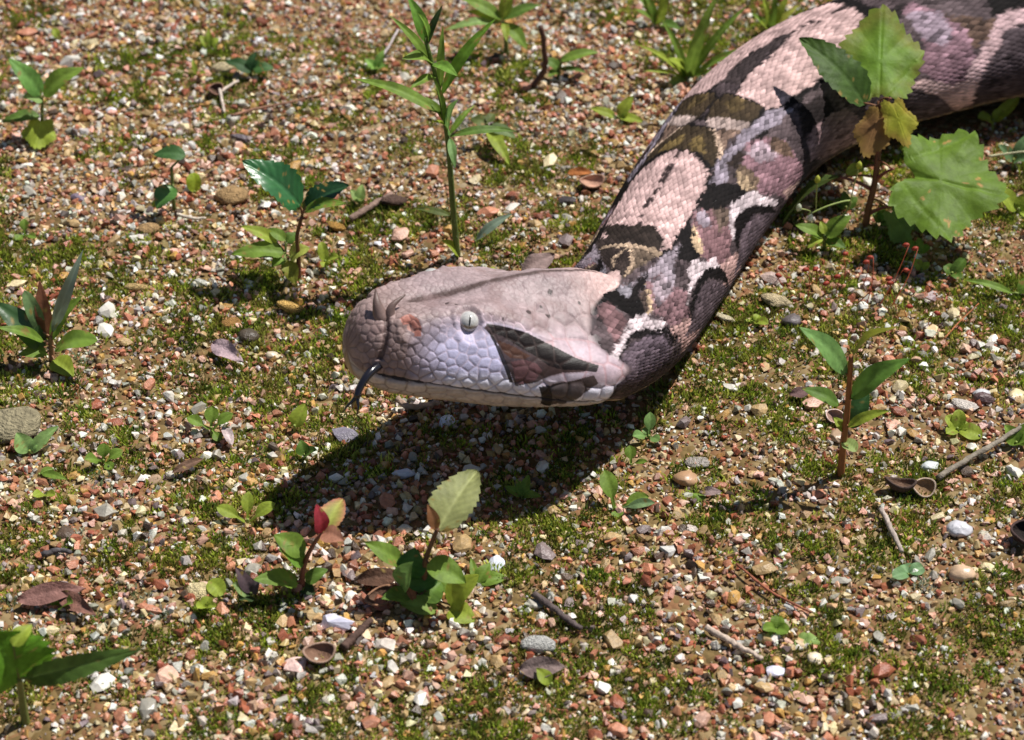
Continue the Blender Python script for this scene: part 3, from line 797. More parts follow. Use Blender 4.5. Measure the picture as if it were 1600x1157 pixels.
M_stone = mat_attr('stone', rough=.4, spec=.5, bump=.5, bscale=1500, var=.28, vscale=520, bdist=.0005)
M_rock = mat_attr('rough_rock', rough=.85, spec=.25, bump=.9, bscale=900, var=.4, vscale=420, bdist=.0014)
M_quartz = mat_attr('quartz', rough=.28, spec=.6, bump=.3, bscale=900, var=.14, vscale=260, bdist=.0005)
M_stone1 = mat_attr('stone_large', rough=.42, spec=.5, bump=.6, bscale=7, var=.3, vscale=2.6, bdist=.0006)
M_rock1 = mat_attr('rough_rock_large', rough=.85, spec=.25, bump=1.0, bscale=9, var=.45, vscale=4.5, bdist=.0022)
M_quartz1 = mat_attr('quartz_large', rough=.38, spec=.6, bump=.4, bscale=4, var=.18, vscale=1.8, bdist=.0005)
tag(scatter('grit', SML, 86000, .0008, .0017, .35, M_stone, .35, 1.2), 'fine multicoloured grit filling the gaps between the gravel stones', 'grit', kind='stuff')
tag(scatter('gravel', MED, 52000, .0013, .0031, .42, M_stone, .5, 1.6), 'small red, pink, white and tan gravel covering the soil', 'gravel', kind='stuff')
tag(scatter('outer_gravel', SML, 80000, .0016, .0042, .3, M_stone, .3, 1.4, points=outer_points), 'thinner gravel spreading over the soil beyond the plants', 'gravel', kind='stuff')

# ---- the largest stones, each an object of its own
placed = []                                                  # (x, y, r) taken
def taken(x, y, r):
    return any((x - a) ** 2 + (y - b) ** 2 < (r + c) ** 2 * .75 for a, b, c in placed)
BIGM = [mesh_np('pebble', v, f, smooth=False) for v, f in BIG]; LUMPM = [mesh_np('pebble', v, f) for v, f in LUMP]; ROUNDM = [mesh_np('pebble', v, f) for v, f in ROUND]
STMAT = {}
def stone_mat(cls, c, base):
    """the stone material with a fixed colour"""
    if cls not in STMAT:
        m = base.copy(); m.name = 'stone_' + cls.replace(' ', '_')
        n = m.node_tree.nodes; at_ = next(x for x in n if x.type == 'ATTRIBUTE')
        rgb = n.new('ShaderNodeObjectInfo'); sc = n.new('ShaderNodeVectorMath'); sc.operation = 'SCALE'; sc.inputs[0].default_value = Vector(lin(c))
        mr = n.new('ShaderNodeMapRange'); mr.inputs['To Min'].default_value = .72; mr.inputs['To Max'].default_value = 1.15
        l = m.node_tree.links; l.new(rgb.outputs['Random'], mr.inputs['Value']); l.new(mr.outputs[0], sc.inputs['Scale'])
        for lk in list(at_.outputs['Color'].links):
            to = lk.to_socket; l.remove(lk); l.new(sc.outputs[0], to)
        STMAT[cls] = m
    return STMAT[cls]
def pebble(x, y, rx, ry, rz, rot, cls, c, label, group, mesh=None, base=None, sink=.12, name='pebble', cat='stone'):
    src = mesh if mesh is not None else random.choice(BIGM)
    o = bpy.data.objects.new(name, src); COL.objects.link(o)
    o.location = (x, y, float(gz(x, y)[0]) + rz * (.55 - sink)); o.scale = (rx, ry, rz); o.rotation_euler = (random.gauss(0, .12), random.gauss(0, .12), rot)
    m = stone_mat(cls, c, base or (M_quartz1 if 'quartz' in cls or 'translucent' in cls else M_stone1))
    if not src.materials: src.materials.append(m)
    o.material_slots[0].link = 'OBJECT'; o.material_slots[0].material = m
    tag(o, label, cat, group); placed.append((x, y, max(rx, ry)))
    return o
SPECIAL = [  # px, py, half width px, half height px, class, colour, label, round, material
 (1497,826,20,17,'milky quartz',(228,226,232),'large rounded milky white quartz stone lying right of the curled seed husks',1,'q'),
 (362,290,31,25,'tan clod',(172,140,98),'large crumbly tan clod beside the glossy serrated leaf',0,'r'),
 (24,655,40,36,'grey boulder',(150,140,112),'biggest stone, a flat grey tan rock at the bare left soil',0,'r'),
 (1212,466,29,17,'pale rough rock',(196,178,142),'pale rough tan rock below the snake body',0,'r'),
 (1236,497,17,16,'slate',(102,94,94),'dark grey rounded stone touching the pale rough tan rock',1,'s'),
 (1133,493,18,12,'yellow white rock',(228,214,180),'yellowish white stone in the moss below the snake body',0,'r'),
 (1209,432,24,11,'pinkish rock',(214,188,178),'pinkish white wedge of rock beside the snake flank',0,'s'),
 (886,305,17,15,'charcoal',(62,54,54),'dark charcoal stone beside the open seed husk behind the snake',0,'s'),
 (1071,741,20,17,'amber',(172,136,104),'rounded amber stone among gravel below the snake head',1,'q'),
 (1090,716,19,13,'speckled white',(206,196,186),'speckled white stone above the rounded amber stone',0,'r'),
 (612,298,26,26,'brown clod',(98,76,66),'dark brown crumbly clod between the tall weed and the glossy leaf',0,'r'),
 (440,300,8,8,'ochre lump',(176,134,70),'ochre lump under the glossy dark leaf',0,'r'),
 (525,335,18,14,'ochre lump',(186,146,82),'ochre yellow lump under the dark folded leaf',0,'r'),
 (455,462,27,17,'honey rock',(206,166,96),'honey coloured broken rock in front of the snake snout',0,'r'),
 (388,507,18,14,'dark olive stone',(88,76,62),'dark olive stone left of the snake snout',1,'s'),
 (362,490,22,12,'honey brown',(178,134,78),'honey brown flat stone beside the dark olive stone',0,'r'),
 (424,539,12,8,'cream pebble',(232,214,186),'smooth cream pebble in front of the snake snout',1,'q'),
 (212,437,21,11,'straw rock',(218,186,128),'straw coloured flat rock on the bare soil',0,'r'),
 (310,920,19,17,'cream rock',(226,208,160),'cream lumpy rock beside the bright oval leaf',0,'r'),
 (464,1033,18,20,'pink white rock',(222,188,178),'pink and white block beside the round seed husk',0,'s'),
 (378,204,22,16,'slate purple',(104,92,98),'dark slate flake behind the glossy serrated leaf',0,'s'),
 (122,302,14,13,'violet stone',(128,112,128),'violet grey stone on open gravel at the left',0,'s'),
 (172,165,11,8,'milky quartz',(224,228,238),'small bluish white quartz pebble behind the moss cushion',1,'q'),
 (233,348,20,19,'tan clod',(184,154,104),'pale tan clod below the round lime leaf',0,'r'),
 (776,875,13,14,'white quartz chip',(220,224,238),'bluish white quartz chip right of the leafy seedling',0,'q'),
 (528,970,27,12,'lilac quartz',(206,204,220),'long lilac white quartz slab in front of the red-tipped seedling',0,'q'),
 (603,1003,15,16,'white rock',(226,212,200),'white rock in front of the leafy seedling',0,'s'),
 (842,1000,24,15,'grainy white rock',(214,212,206),'grainy white rock with grey specks at the front',0,'r'),
 (1212,1040,14,12,'lilac quartz',(204,204,216),'lilac quartz chip beside the pale twin-leaf seedling',0,'q'),
 (1273,1023,12,10,'cream pebble',(226,222,196),'smooth greenish cream pebble under the pale twin leaves',1,'q'),
 (1310,673,14,16,'honey quartz',(190,160,130),'honey quartz pebble right of the upright sapling',1,'q'),
 (1453,723,15,10,'glassy quartz',(200,204,202),'glassy pale quartz pebble beside the long grey stick',1,'q'),
 (1535,605,14,9,'pale quartz',(206,206,208),'pale quartz stone in the red gravel near the right stick',1,'q'),
 (1538,613,17,12,'dark red stone',(106,84,84),'dark purple stone under the pale quartz stone',1,'s'),
 (1508,622,22,16,'speckled white',(214,204,198),'speckled white rock left of the dark purple stone',0,'r'),
 (1590,608,14,13,'straw pebble',(222,202,156),'straw yellow rounded pebble right of the dark purple stone',1,'q'),
 (1500,897,20,13,'honey quartz',(186,168,132),'two-toned honey quartz stone in the silvery moss',1,'q'),
 (240,740,13,9,'honey quartz',(212,190,150),'small honey pebble by the left seedlings',1,'q'),
 (698,650,14,17,'white quartz chip',(214,216,226),'upright white quartz flake in the shade of the snake head',0,'q'),
 (630,738,20,9,'shaded quartz',(206,210,224),'flat pale quartz flake in the shadow of the head',0,'q'),
 (540,668,24,17,'slate flake',(126,120,132),'broad grey slate flake under the tongue',0,'s'),
 (592,365,10,8,'milky quartz',(236,238,244),'bright white quartz chip behind the snake head',0,'q'),
 (350,100,28,12,'crumbly cream rock',(218,200,160),'crumbly cream rock at the back beside the small green leaf',0,'r'),
 (545,163,17,6,'chalky flake',(226,218,198),'chalky white flake left of the tall weed',0,'s'),
 (400,55,16,8,'white shard',(224,220,222),'white shard of rock at the back behind the dark leaf',0,'s'),
 (122,18,14,6,'white oval pebble',(236,232,226),'white oval pebble at the far back left',1,'q'),
]
for px, py, hw, hh, cls, c, lab, rnd, mk in SPECIAL:
    x, y, _ = at(px, py + hh * .3, .004); rx = hw / 3450; rz = rx * (.75 if rnd else .55); ry = max(hh / 3450 * 1.15, rx * .55)
    pebble(x, y, rx * 1.12, ry * 1.12, min(rz, ry) * 1.1, random.uniform(-.3, .3), cls, c, lab, None, random.choice(ROUNDM if rnd else (LUMPM if mk == 'r' else BIGM)), {'q': M_quartz1, 'r': M_rock1, 's': M_stone1}[mk])
# ---- moss: tufts of fine upright blades
def moss_proto(seed, nb, spread, tall, wide):
    r = np.random.default_rng(seed); V, F, T = [], [], []
    for k in range(nb):
        a, q = r.uniform(0, 6.283), spread * math.sqrt(r.random()); bx, by = q * math.cos(a), q * math.sin(a)
        h = tall * r.uniform(.55, 1.1); ln_ = np.array([r.normal(0, .35) + bx / spread * .4, r.normal(0, .35) + by / spread * .4, 1]); ln_ = norm(ln_) * h
        t_ = r.uniform(0, 6.283); sx = np.array([math.cos(t_), math.sin(t_), 0]) * wide * r.uniform(.7, 1.2)
        b = np.array([bx, by, -.0006]); m_ = b + ln_ * .55; e_ = b + ln_ + np.array([r.normal(0, .3), r.normal(0, .3), -.1]) * h * .3
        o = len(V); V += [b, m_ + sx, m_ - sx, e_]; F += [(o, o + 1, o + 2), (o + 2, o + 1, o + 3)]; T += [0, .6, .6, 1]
    return np.array(V), np.array(F), np.array(T)
MP = [moss_proto(500 + k, 19, .0028, .0038, .00042) for k in range(10)]
M_moss = mat_attr('moss', rough=.55, spec=.3, trans=.35)
def moss_layer(name, x, y, cols, label, tall=1.0):
    n = len(x); which = RNG.integers(0, len(MP), n); rot = RNG.uniform(0, 6.283, n); sc = RNG.uniform(.6, 1.25, n) * (.75 + .5 * vnoise(np.stack([x, y], -1), 60, 41))
    ci = RNG.integers(0, len(cols), n); C = np.array([lin(c) for c in cols])[ci] * RNG.uniform(.7, 1.2, (n, 1)); z = gz(x, y)
    VV, FF, CC, off = [], [], [], 0
    for k, (pv, pf, tt) in enumerate(MP):
        q = np.nonzero(which == k)[0]; ca, sa = np.cos(rot[q])[:, None], np.sin(rot[q])[:, None]; s_ = sc[q][:, None]
        v = np.stack([(pv[:, 0] * ca - pv[:, 1] * sa) * s_ + x[q][:, None], (pv[:, 0] * sa + pv[:, 1] * ca) * s_ + y[q][:, None], pv[:, 2] * s_ * tall + z[q][:, None]], -1)
        VV.append(v.reshape(-1, 3)); FF.append((pf[None] + (np.arange(len(q)) * len(pv))[:, None, None] + off).reshape(-1, 3)); off += len(q) * len(pv)
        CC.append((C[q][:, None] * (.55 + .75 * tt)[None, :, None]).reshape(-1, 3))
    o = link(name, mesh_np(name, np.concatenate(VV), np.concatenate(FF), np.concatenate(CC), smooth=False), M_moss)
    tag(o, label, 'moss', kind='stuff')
x, y = (np.concatenate(q) for q in zip(ground_points(90000), outer_points(45000))); k = RNG.random(len(x)) < moss_density(x, y) * .90; x, y = x[k], y[k]
k = silver_density(x, y) < .45
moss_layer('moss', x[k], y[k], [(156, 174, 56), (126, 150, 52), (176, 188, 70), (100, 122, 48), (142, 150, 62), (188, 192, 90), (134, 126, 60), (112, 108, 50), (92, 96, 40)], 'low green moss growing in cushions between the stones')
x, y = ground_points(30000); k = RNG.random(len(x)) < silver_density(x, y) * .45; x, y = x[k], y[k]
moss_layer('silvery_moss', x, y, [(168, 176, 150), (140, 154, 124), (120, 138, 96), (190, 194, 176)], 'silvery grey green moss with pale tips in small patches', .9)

# ------------------------------------------------------------------ plants
M_leaf = mat_attr('leaf', rough=.55, spec=.28, bump=.5, bscale=600, var=.24, vscale=240, trans=.4)
M_gloss = mat_attr('glossy_leaf', rough=.33, spec=.6, bump=.2, bscale=500, var=.12, vscale=160, trans=.2)
M_stem = mat_attr('stem', rough=.55, spec=.35, bump=.3, bscale=900, var=.2, vscale=300)
M_dry = mat_attr('dry_plant', rough=.8, spec=.2, bump=.7, bscale=900, var=.35, vscale=260, bdist=.0008)
LIME, GRN, MID, DARK, DULL, BLUE = (162, 180, 66), (124, 154, 60), (102, 134, 56), (62, 84, 44), (104, 118, 62), (136, 154, 132)

FEET = []
class Plane:
    """pixels read on an upright plane through the plant's foot; d = centimetres farther from the camera"""
    def __init__(s, px, py):
        s.foot = at(px, py, 0.0); FEET.append((s.foot[0], s.foot[1])); s.foot[2] = float(gz(s.foot[0], s.foot[1])[0])
    def p(s, px, py, d=0.0):
        r = FWD + RIGHT * (px - 800) / FPX + UP * (578.5 - py) / FPX
        q = CAM + r * ((s.foot[1] + d * .01 - CAM[1]) / r[1])
        q[2] = max(q[2], float(gz(q[0], q[1])[0]) + .0012)
        return q

def outline(kind, a):
    if kind == 'lance': return np.sin(math.pi * a ** .8) ** .9
    if kind == 'ovate': return np.sin(math.pi * np.clip(a, 0, 1) ** .72) ** .75
    if kind == 'oval': return np.sqrt(np.clip(1 - (2 * a - 1) ** 2, 0, 1))
    if kind == 'spoon': return .22 + .78 * np.sin(math.pi * np.clip((a - .3) / .7, 0, 1)) ** .8 * (a > .3) - .22 * np.clip((a - .9) / .1, 0, 1)
    if kind == 'blade': return np.clip(1.02 - a ** 3, 0, 1) * np.clip(a / .1 + .45, 0, 1)
    if kind == 'serrate':
        w_ = np.sin(math.pi * np.clip(a, 0, 1) ** .7) ** .7
        return w_ * (1 - .16 * ((a * 9) % 1.0))
    return np.sin(math.pi * a)

def leaf_mesh(base, tip, width, kind='ovate', c=GRN, roll=0, fold=.25, droop=.12, vein=.0, big=False, tipc=None, wave=.05):
    base, tip = np.asarray(base, float), np.asarray(tip, float); L = np.linalg.norm(tip - base); d = norm(tip - base)
    up0 = np.array([0, -.35, .94]); n = norm(up0 - d * (up0 @ d)); s = np.cross(d, n)
    n, s = n * math.cos(roll) + s * math.sin(roll), s * math.cos(roll) - n * math.sin(roll)
    na, nb = (44, 17) if big else (18, 7)
    a = np.linspace(0, 1, na); b = np.linspace(-1, 1, nb); A, B = np.meshgrid(a, b, indexing='ij')
    w_ = np.maximum(outline(kind, a), .015)[:, None] * width * .5
    y = B * w_
    ph = random.uniform(0, 6.28)
    lift = fold * np.abs(y) + droop * L * (np.sin(math.pi * A) * .9) - wave * width * np.sin(A * 9 + ph) * np.abs(B) ** 2
    vv = np.abs(((A - .45 * np.abs(B) * width / L) * (8 if big else 6)) % 1 - .5)                  # side veins
    lift += (vv - .25) * width * .03 - width * .02 * np.exp(-(B / .08) ** 2)
    V = base + d * (A[..., None] * L) + s * y[..., None] + n * lift[..., None]
    C = np.tile(lin(c), (na, nb, 1))
    if tipc is not None:
        m = np.clip(np.abs(B) ** 2 * .8 + A ** 3 * .5, 0, 1)[..., None]; C = C * (1 - m) + lin(tipc) * m
    C = C * (.78 + .44 * vv[..., None]) * (.85 + .3 * vnoise(V.reshape(-1, 3), 300, 51).reshape(na, nb, 1))
    C = np.where((vnoise(V.reshape(-1, 3), 520, 52).reshape(na, nb, 1) > .86), lin((150, 128, 70)), C)
    rib = np.exp(-(B / .12) ** 2)[..., None] * (.25 + vein); C = C * (1 - rib) + np.minimum(lin(c) * 1.7 + .04, 1) * rib
    i, j = np.meshgrid(np.arange(na - 1), np.arange(nb - 1), indexing='ij')
    F = np.stack([i * nb + j, i * nb + j + 1, (i + 1) * nb + j + 1, (i + 1) * nb + j], -1).reshape(-1, 4)
    return mesh_np('leaf', V.reshape(-1, 3), F, C.reshape(-1, 3))

def lobed_mesh(base, tip, width, c, roll=0, notch=.3, lobes=5, teeth=26, cup=.15, edgec=None, spots=False, lobe_amp=.16, seed=0):
    """a palmately lobed, toothed leaf: base at the stalk, tip at the far lobe"""
    base, tip = np.asarray(base, float), np.asarray(tip, float); L = np.linalg.norm(tip - base); d = norm(tip - base)
    up0 = np.array([0, -.35, .94]); n = norm(up0 - d * (up0 @ d)); s = np.cross(d, n)
    n, s = n * math.cos(roll) + s * math.sin(roll), s * math.cos(roll) - n * math.sin(roll)
    nt_, nr = 156, 22
    th = np.arange(nt_) / nt_ * 2 * math.pi                      # 0 = towards the tip
    f = np.cos(th / 1.0); sp_ = np.cos(th * lobes)
    r = .5 * (1 + .10 * np.cos(th)) * (1 + lobe_amp * sp_) * (1 - .055 * ((th * teeth / 6.283) % 1.0) * 2)
    r *= 1 - notch * np.exp(-((th - math.pi) / .30) ** 2)
    r *= 1 + .05 * np.sin(th * 2 + seed) + .035 * np.sin(th * 3 + seed * 2)
    rho = (np.arange(1, nr + 1) / nr) ** .9
    R, T = np.meshgrid(rho, th, indexing='ij'); rr = R * r[None]
    u = (.46 + rr * np.cos(T)) * L; y = rr * np.sin(T) * width
    # veins fan out from the stalk
    va = np.arctan2(y / width, np.maximum(u / L, 1e-3)); vein = np.min(np.abs(va[..., None] - np.radians([-75, -38, 0, 38, 75])), -1); dist = np.hypot(u / L, y / width)
    vl = np.exp(-(vein * dist / .016) ** 2)
    z = -cup * np.abs(y) * (1 if cup else 0) + width * .035 * np.sin(T * lobes + 1) * R ** 2 - width * .012 * vl + width * .02 * (vnoise(np.stack([u, y], -1).reshape(-1, 2), 160, 31 + seed).reshape(u.shape) - .5)
    V = base + d * u[..., None] + s * y[..., None] + n * z[..., None]
    ctr_ = base + d * (.46 * L)
    C = np.tile(lin(c), (nr, nt_, 1)); C = C * (1 - .3 * vl[..., None]) + np.minimum(lin(c) * 1.6, 1) * (.3 * vl[..., None])
    if edgec is not None:
        m = np.clip((R ** 2.2) * (.35 + 1.1 * vnoise(np.stack([u, y], -1).reshape(-1, 2), 230, 5 + seed).reshape(u.shape)), 0, 1)[..., None] * .9; C = C * (1 - m) + lin(edgec) * m
    if spots:
        q = vnoise(np.stack([u, y], -1).reshape(-1, 2), 420, 77).reshape(u.shape); q2 = vnoise(np.stack([u, y], -1).reshape(-1, 2), 90, 78).reshape(u.shape)
        m = ((q > .78) & (q2 > .6))[..., None]; C = np.where(m, lin((190, 150, 84)), C)
    V = np.concatenate([V.reshape(-1, 3), ctr_[None]]); C = np.concatenate([C.reshape(-1, 3), lin(c)[None]])
    i, j = np.meshgrid(np.arange(nr - 1), np.arange(nt_), indexing='ij'); j2 = (j + 1) % nt_
    F = np.stack([i * nt_ + j, (i + 1) * nt_ + j, (i + 1) * nt_ + j2, i * nt_ + j2], -1).reshape(-1, 4)
    k = np.arange(nt_); F3 = np.stack([np.full(nt_, len(V) - 1), k, (k + 1) % nt_], -1)
    return mesh_np('leaf', V, [F, F3], C)

def stem_part(root, path, r, c, name='stem', n=8, segs=16, hairs=0, mat=None):
    pa = smooth_path(path, segs); V, F = tube(pa, r if np.ndim(r) else np.linspace(r, r * .6, segs), n)
    C = np.tile(lin(c), (len(V), 1))
    if hairs:
        hv, hf = [], []
        for k in range(hairs):
            q = random.random(); i_ = int(q * (segs - 1)); d = norm(RNG.normal(size=3)); p = pa[i_] + (pa[i_ + 1] - pa[i_]) * random.random() if i_ + 1 < segs else pa[i_]
            e_ = p + d * .0028; t_ = norm(np.cross(d, [0, 0, 1.])) * .00008; o = len(V) + len(hv)
            hv += [p - t_, p + t_, e_]; hf.append((o, o + 1, o + 2))
        V = np.concatenate([V, np.array(hv)]); F = F + [np.array(hf)]; C = np.concatenate([C, np.tile(np.minimum(lin(c) * 1.8 + .1, 1), (len(hv), 1))])
        f4 = [f for f in F if f.shape[1] == 4]; f3 = [f for f in F if f.shape[1] == 3]; F = f4 + [np.concatenate(f3)]
    return link(name, mesh_np(name, V, F, C), mat or M_stem, root)

def plant(name, label, foot, stem, leaves, cat='seedling', sr=.0012, sc=(110, 120, 60), hairs=0, group=None):
    """stem: [(px, py, d)] upwards; leaves: (bx, by, bd, tx, ty, td, width px, kind, colour, options)"""
    P_ = Plane(*foot); root = empty(name, P_.foot); tag(root, label, cat, group)
    if stem:
        path = [P_.foot - np.array([0, 0, .003])] + [P_.p(*q) for q in stem]
        stem_part(root, path, sr, sc, hairs=hairs)
    for lf in leaves:
        bx, by, bd, tx, ty, td, wpx, kind, c = lf[:9]; op = dict(lf[9]) if len(lf) > 9 else {}
        mt = op.pop('mat', M_leaf); b_, t_ = P_.p(bx, by, bd), P_.p(tx, ty, td); w_ = wpx / 3450 * (1.6 if kind == 'blade' else 1)
        me = lobed_mesh(b_, t_, w_, c, **op) if kind == 'lobed' else leaf_mesh(b_, t_, w_, kind, c, **op)
        link('leaf', me, mt, root)
        if stem and op.get('stalk', True):                       # a short stalk from the stem to the leaf
            pts_ = [P_.foot] + [P_.p(*q) for q in stem]; pa = smooth_path(pts_, 24)
            q = pa[np.argmin(np.linalg.norm(pa - b_, axis=1))]
            if np.linalg.norm(q - b_) > .0018: stem_part(root, [q, (q + b_) / 2 + np.array([0, 0, .0006]), b_ + (t_ - b_) * .03], .0006, sc, 'leaf_stalk', 6, 8)
    return root

def rosette(label, foot, tips, w_=18, kind='spoon', c=GRN, h=14, cat='seedling', group=None, d=None):
    """a small seedling: leaves rising from one point"""
    fx, fy = foot; L = []
    for k, tp in enumerate(tips):
        wk = tp[2] if len(tp) > 2 else w_; ck = tp[3] if len(tp) > 3 else c
        L.append((fx + (tp[0] - fx) * .08, fy - h * .3, 0, tp[0], tp[1], (max(.3, (fy - h - tp[1]) / 22.0 * .55) if tp[1] < fy - h else -.5) if d is None else d, wk, kind, ck, dict(droop=.1, fold=.3)))
    return plant('seedling', label, (fx, fy), [(fx, fy - h * .55, 0)], L, cat, .0009, (128, 142, 70), group=group)

# the tall weed behind the head
plant('tall_weed', 'tall upright weed with narrow pointed leaves and hairy green stem behind the head', (716, 404),
 [(712,372,0),(706,300,0),(700,222,0),(692,170,0),(682,125,0),(672,88,0),(664,58,0)],
 [(702,214,0,808,206,.6,16,'lance',MID),(704,212,-.2,716,156,-1.0,27,'lance',(132,172,92)),(703,216,-.2,711,264,-1.5,14,'lance',(128,166,96)),(702,212,0,742,164,1.2,11,'lance',GRN),
  (692,180,0,553,123,.6,22,'lance',GRN),(690,150,0,776,28,1.0,21,'lance',(124,170,58)),(688,140,0,692,40,.8,13,'lance',GRN),(680,110,0,608,24,.8,16,'lance',GRN),(668,70,0,636,-8,.5,23,'lance',(118,164,66)),
  (668,70,0,692,8,.5,12,'lance',DARK),(676,98,0,628,92,-1.2,24,'lance',GRN),(676,100,0,716,120,-1.4,20,'lance',(124,166,66)),(682,120,0,640,140,-1.5,16,'lance',GRN),(696,190,0,664,150,.4,12,'lance',GRN),
  (700,205,0,676,190,-.8,12,'lance',LIME),(668,66,0,652,20,-.6,16,'lance',(136,176,70)),(708,340,0,648,327,.5,13,'lance',DULL),(716,400,0,690,376,-.4,22,'ovate',LIME),(694,200,0,672,110,-.7,10,'lance',GRN)],
 'weed', .0016, (92, 108, 50), hairs=140)
plant('seedling', 'young plant with bright drooping leaf behind the tall weed stem', (770, 232), [(764,205,0),(760,192,0)],
 [(762,203,0,797,272,-2.0,24,'ovate',LIME),(760,194,0,735,186,.4,24,'ovate',DULL),(764,198,0,806,216,-.4,24,'ovate',(122,144,92)),(762,192,0,772,178,.6,18,'ovate',DULL)])
plant('seedling', 'bluish narrow leaf sprout at the foot of the tall weed', (742, 386), [(744,376,0)], [(744,376,0,802,334,.5,18,'lance',BLUE,dict(mat=M_gloss))])
plant('whorled_weed', 'weed with a star of broad pointed leaves at the back', (792, 82), [(790,60,0),(786,34,0)],
 [(785,32,0,716,-4,.6,28,'lance',GRN),(786,32,0,846,8,.4,24,'lance',MID),(788,36,0,824,78,-1.2,28,'lance',GRN),(786,30,0,800,-22,.8,26,'lance',LIME),(782,34,0,730,18,.2,22,'lance',LIME),(780,36,0,694,48,-1,20,'lance',(140,172,96)),(788,34,0,792,66,-1.3,16,'lance',LIME)], 'weed', .0014)
plant('seedling', 'small two-leaved plant beside the bent brown stem', (872, 124), [(874,108,0),(878,96,0)], [(876,96,0,936,82,.4,22,'ovate',GRN),(874,108,0,850,92,.2,24,'ovate',MID),(876,108,0,916,114,-.6,12,'ovate',MID),(872,112,0,856,120,-.6,16,'ovate',GRN)])
rosette('three-leaved bright seedling on gravel behind the snake neck', (965, 190), [(922,170),(990,150,24),(1006,194,20)], 19, 'ovate', LIME, 16)
plant('grass_clump', 'clump of strap-leaved grass growing behind the snake body', (1076, 128), None,
 [(1074,124,0,1122,-12,1.0,15,'blade',(150,178,74)),(1072,124,0,1034,30,.8,11,'blade',GRN),(1070,124,0,996,70,-.2,9,'blade',LIME),(1078,122,0,1168,8,1.2,11,'blade',GRN),(1080,122,0,1186,72,-.3,16,'lance',GRN),
  (1074,118,0,1042,92,-.8,26,'ovate',LIME),(1068,126,0,1004,112,-.8,10,'lance',LIME),(1072,130,0,1042,140,-.9,22,'ovate',(160,184,96)),(1084,124,0,1142,112,-.6,10,'lance',GRN),(1072,124,0,1092,60,1.5,13,'blade',LIME)], 'grass')
plant('grass_clump', 'smaller grass clump with broad leaf standing at the back behind the strap-leaved grass', (1026, 42), None,
 [(1026,40,0,986,-18,.6,10,'blade',GRN),(1028,40,0,1064,46,-1,22,'lance',MID),(1024,40,0,990,14,-.4,14,'lance',GRN),(1030,38,0,1046,-20,.6,12,'blade',LIME),(1024,36,0,1008,-10,.4,18,'lance',GRN)], 'grass')
plant('grass_clump', 'yellow green grass clump beside the pale saddle of the snake', (1206, 52), None,
 [(1204,50,0,1190,-10,.6,10,'blade',LIME),(1206,50,0,1236,-14,.8,10,'blade',LIME),(1202,50,0,1172,20,0,10,'blade',GRN),(1200,52,0,1188,36,-.4,22,'oval',LIME),(1206,50,0,1252,6,.6,9,'blade',(178,184,80)),(1204,50,0,1214,-20,.5,9,'blade',GRN)], 'grass')
# the lobed-leaved plant in front of the body
R0 = plant('lobed_plant', 'largest plant, with broad lobed leaves and hairy reddish stem in front of the snake body', (1352, 356),
 [(1356,330,.1),(1366,290,.4),(1372,240,.9),(1374,190,1.5),(1374,158,2.0)],
 [(1374,162,2.0,1378,20,6.4,150,'lobed',(112,150,48),dict(notch=.1,edgec=(130,134,58),lobe_amp=.07,cup=.18,seed=1)),
  (1352,164,2.0,1248,60,4.2,78,'serrate',(78,106,46),dict(big=True,fold=.2)),
  (1378,166,1.6,1352,242,.2,62,'lobed',(150,112,72),dict(notch=.1,lobe_amp=.1,edgec=(168,138,72),seed=2)),
  (1392,152,1.6,1418,226,.4,58,'lobed',(164,170,54),dict(notch=.15,lobe_amp=.14,edgec=(176,150,70),seed=3)),
  (1388,262,-.4,1566,306,-1.6,215,'lobed',(106,136,44),dict(notch=.42,lobe_amp=.10,cup=.06,spots=True,seed=4)),
  (1388,322,-.4,1424,384,-1.4,50,'lobed',(120,146,78),dict(notch=.2,lobe_amp=.16,seed=6)),
  (1312,276,.4,1222,362,-.3,42,'serrate',(94,114,58),dict(big=True,roll=.9,fold=.5)),
  (1350,262,.6,1322,272,.3,22,'oval',LIME)], 'plant', .0019, (126, 84, 58), hairs=220)
P_ = Plane(1352, 356)
for a_, b_ in (((1364,298,.4),(1314,277,.4)), ((1368,282,.6),(1396,264,-.4)), ((1356,336,.1),(1390,323,-.4)), ((1374,172,1.8),(1392,154,1.6))):
    stem_part(R0, [P_.p(*a_), (P_.p(*a_) + P_.p(*b_)) / 2 + np.array([0, 0, .001]), P_.p(*b_)], .0010, (140, 84, 76), 'leaf_stalk', 6, 8)
H0 = plant('flowering_herb', 'small herb with white bud on a thin stalk under the lobed leaves', (1288, 392), [(1288,378,0),(1288,368,0)],
 [(1286,372,0,1242,352,.2,24,'ovate',GRN),(1290,370,0,1330,338,.4,34,'serrate',GRN),(1290,376,0,1322,388,-.6,20,'ovate',MID),(1284,370,0,1262,388,-.6,18,'ovate',LIME),(1288,366,0,1282,346,.5,14,'ovate',LIME)], 'herb')
P_ = Plane(1288, 392)
stem_part(H0, [P_.p(1290,372,.1), P_.p(1330,316,.6), P_.p(1300,320,.2), P_.p(1262,336,-.2)], .0006, (140, 156, 84), 'flower_stalk', 6, 20)
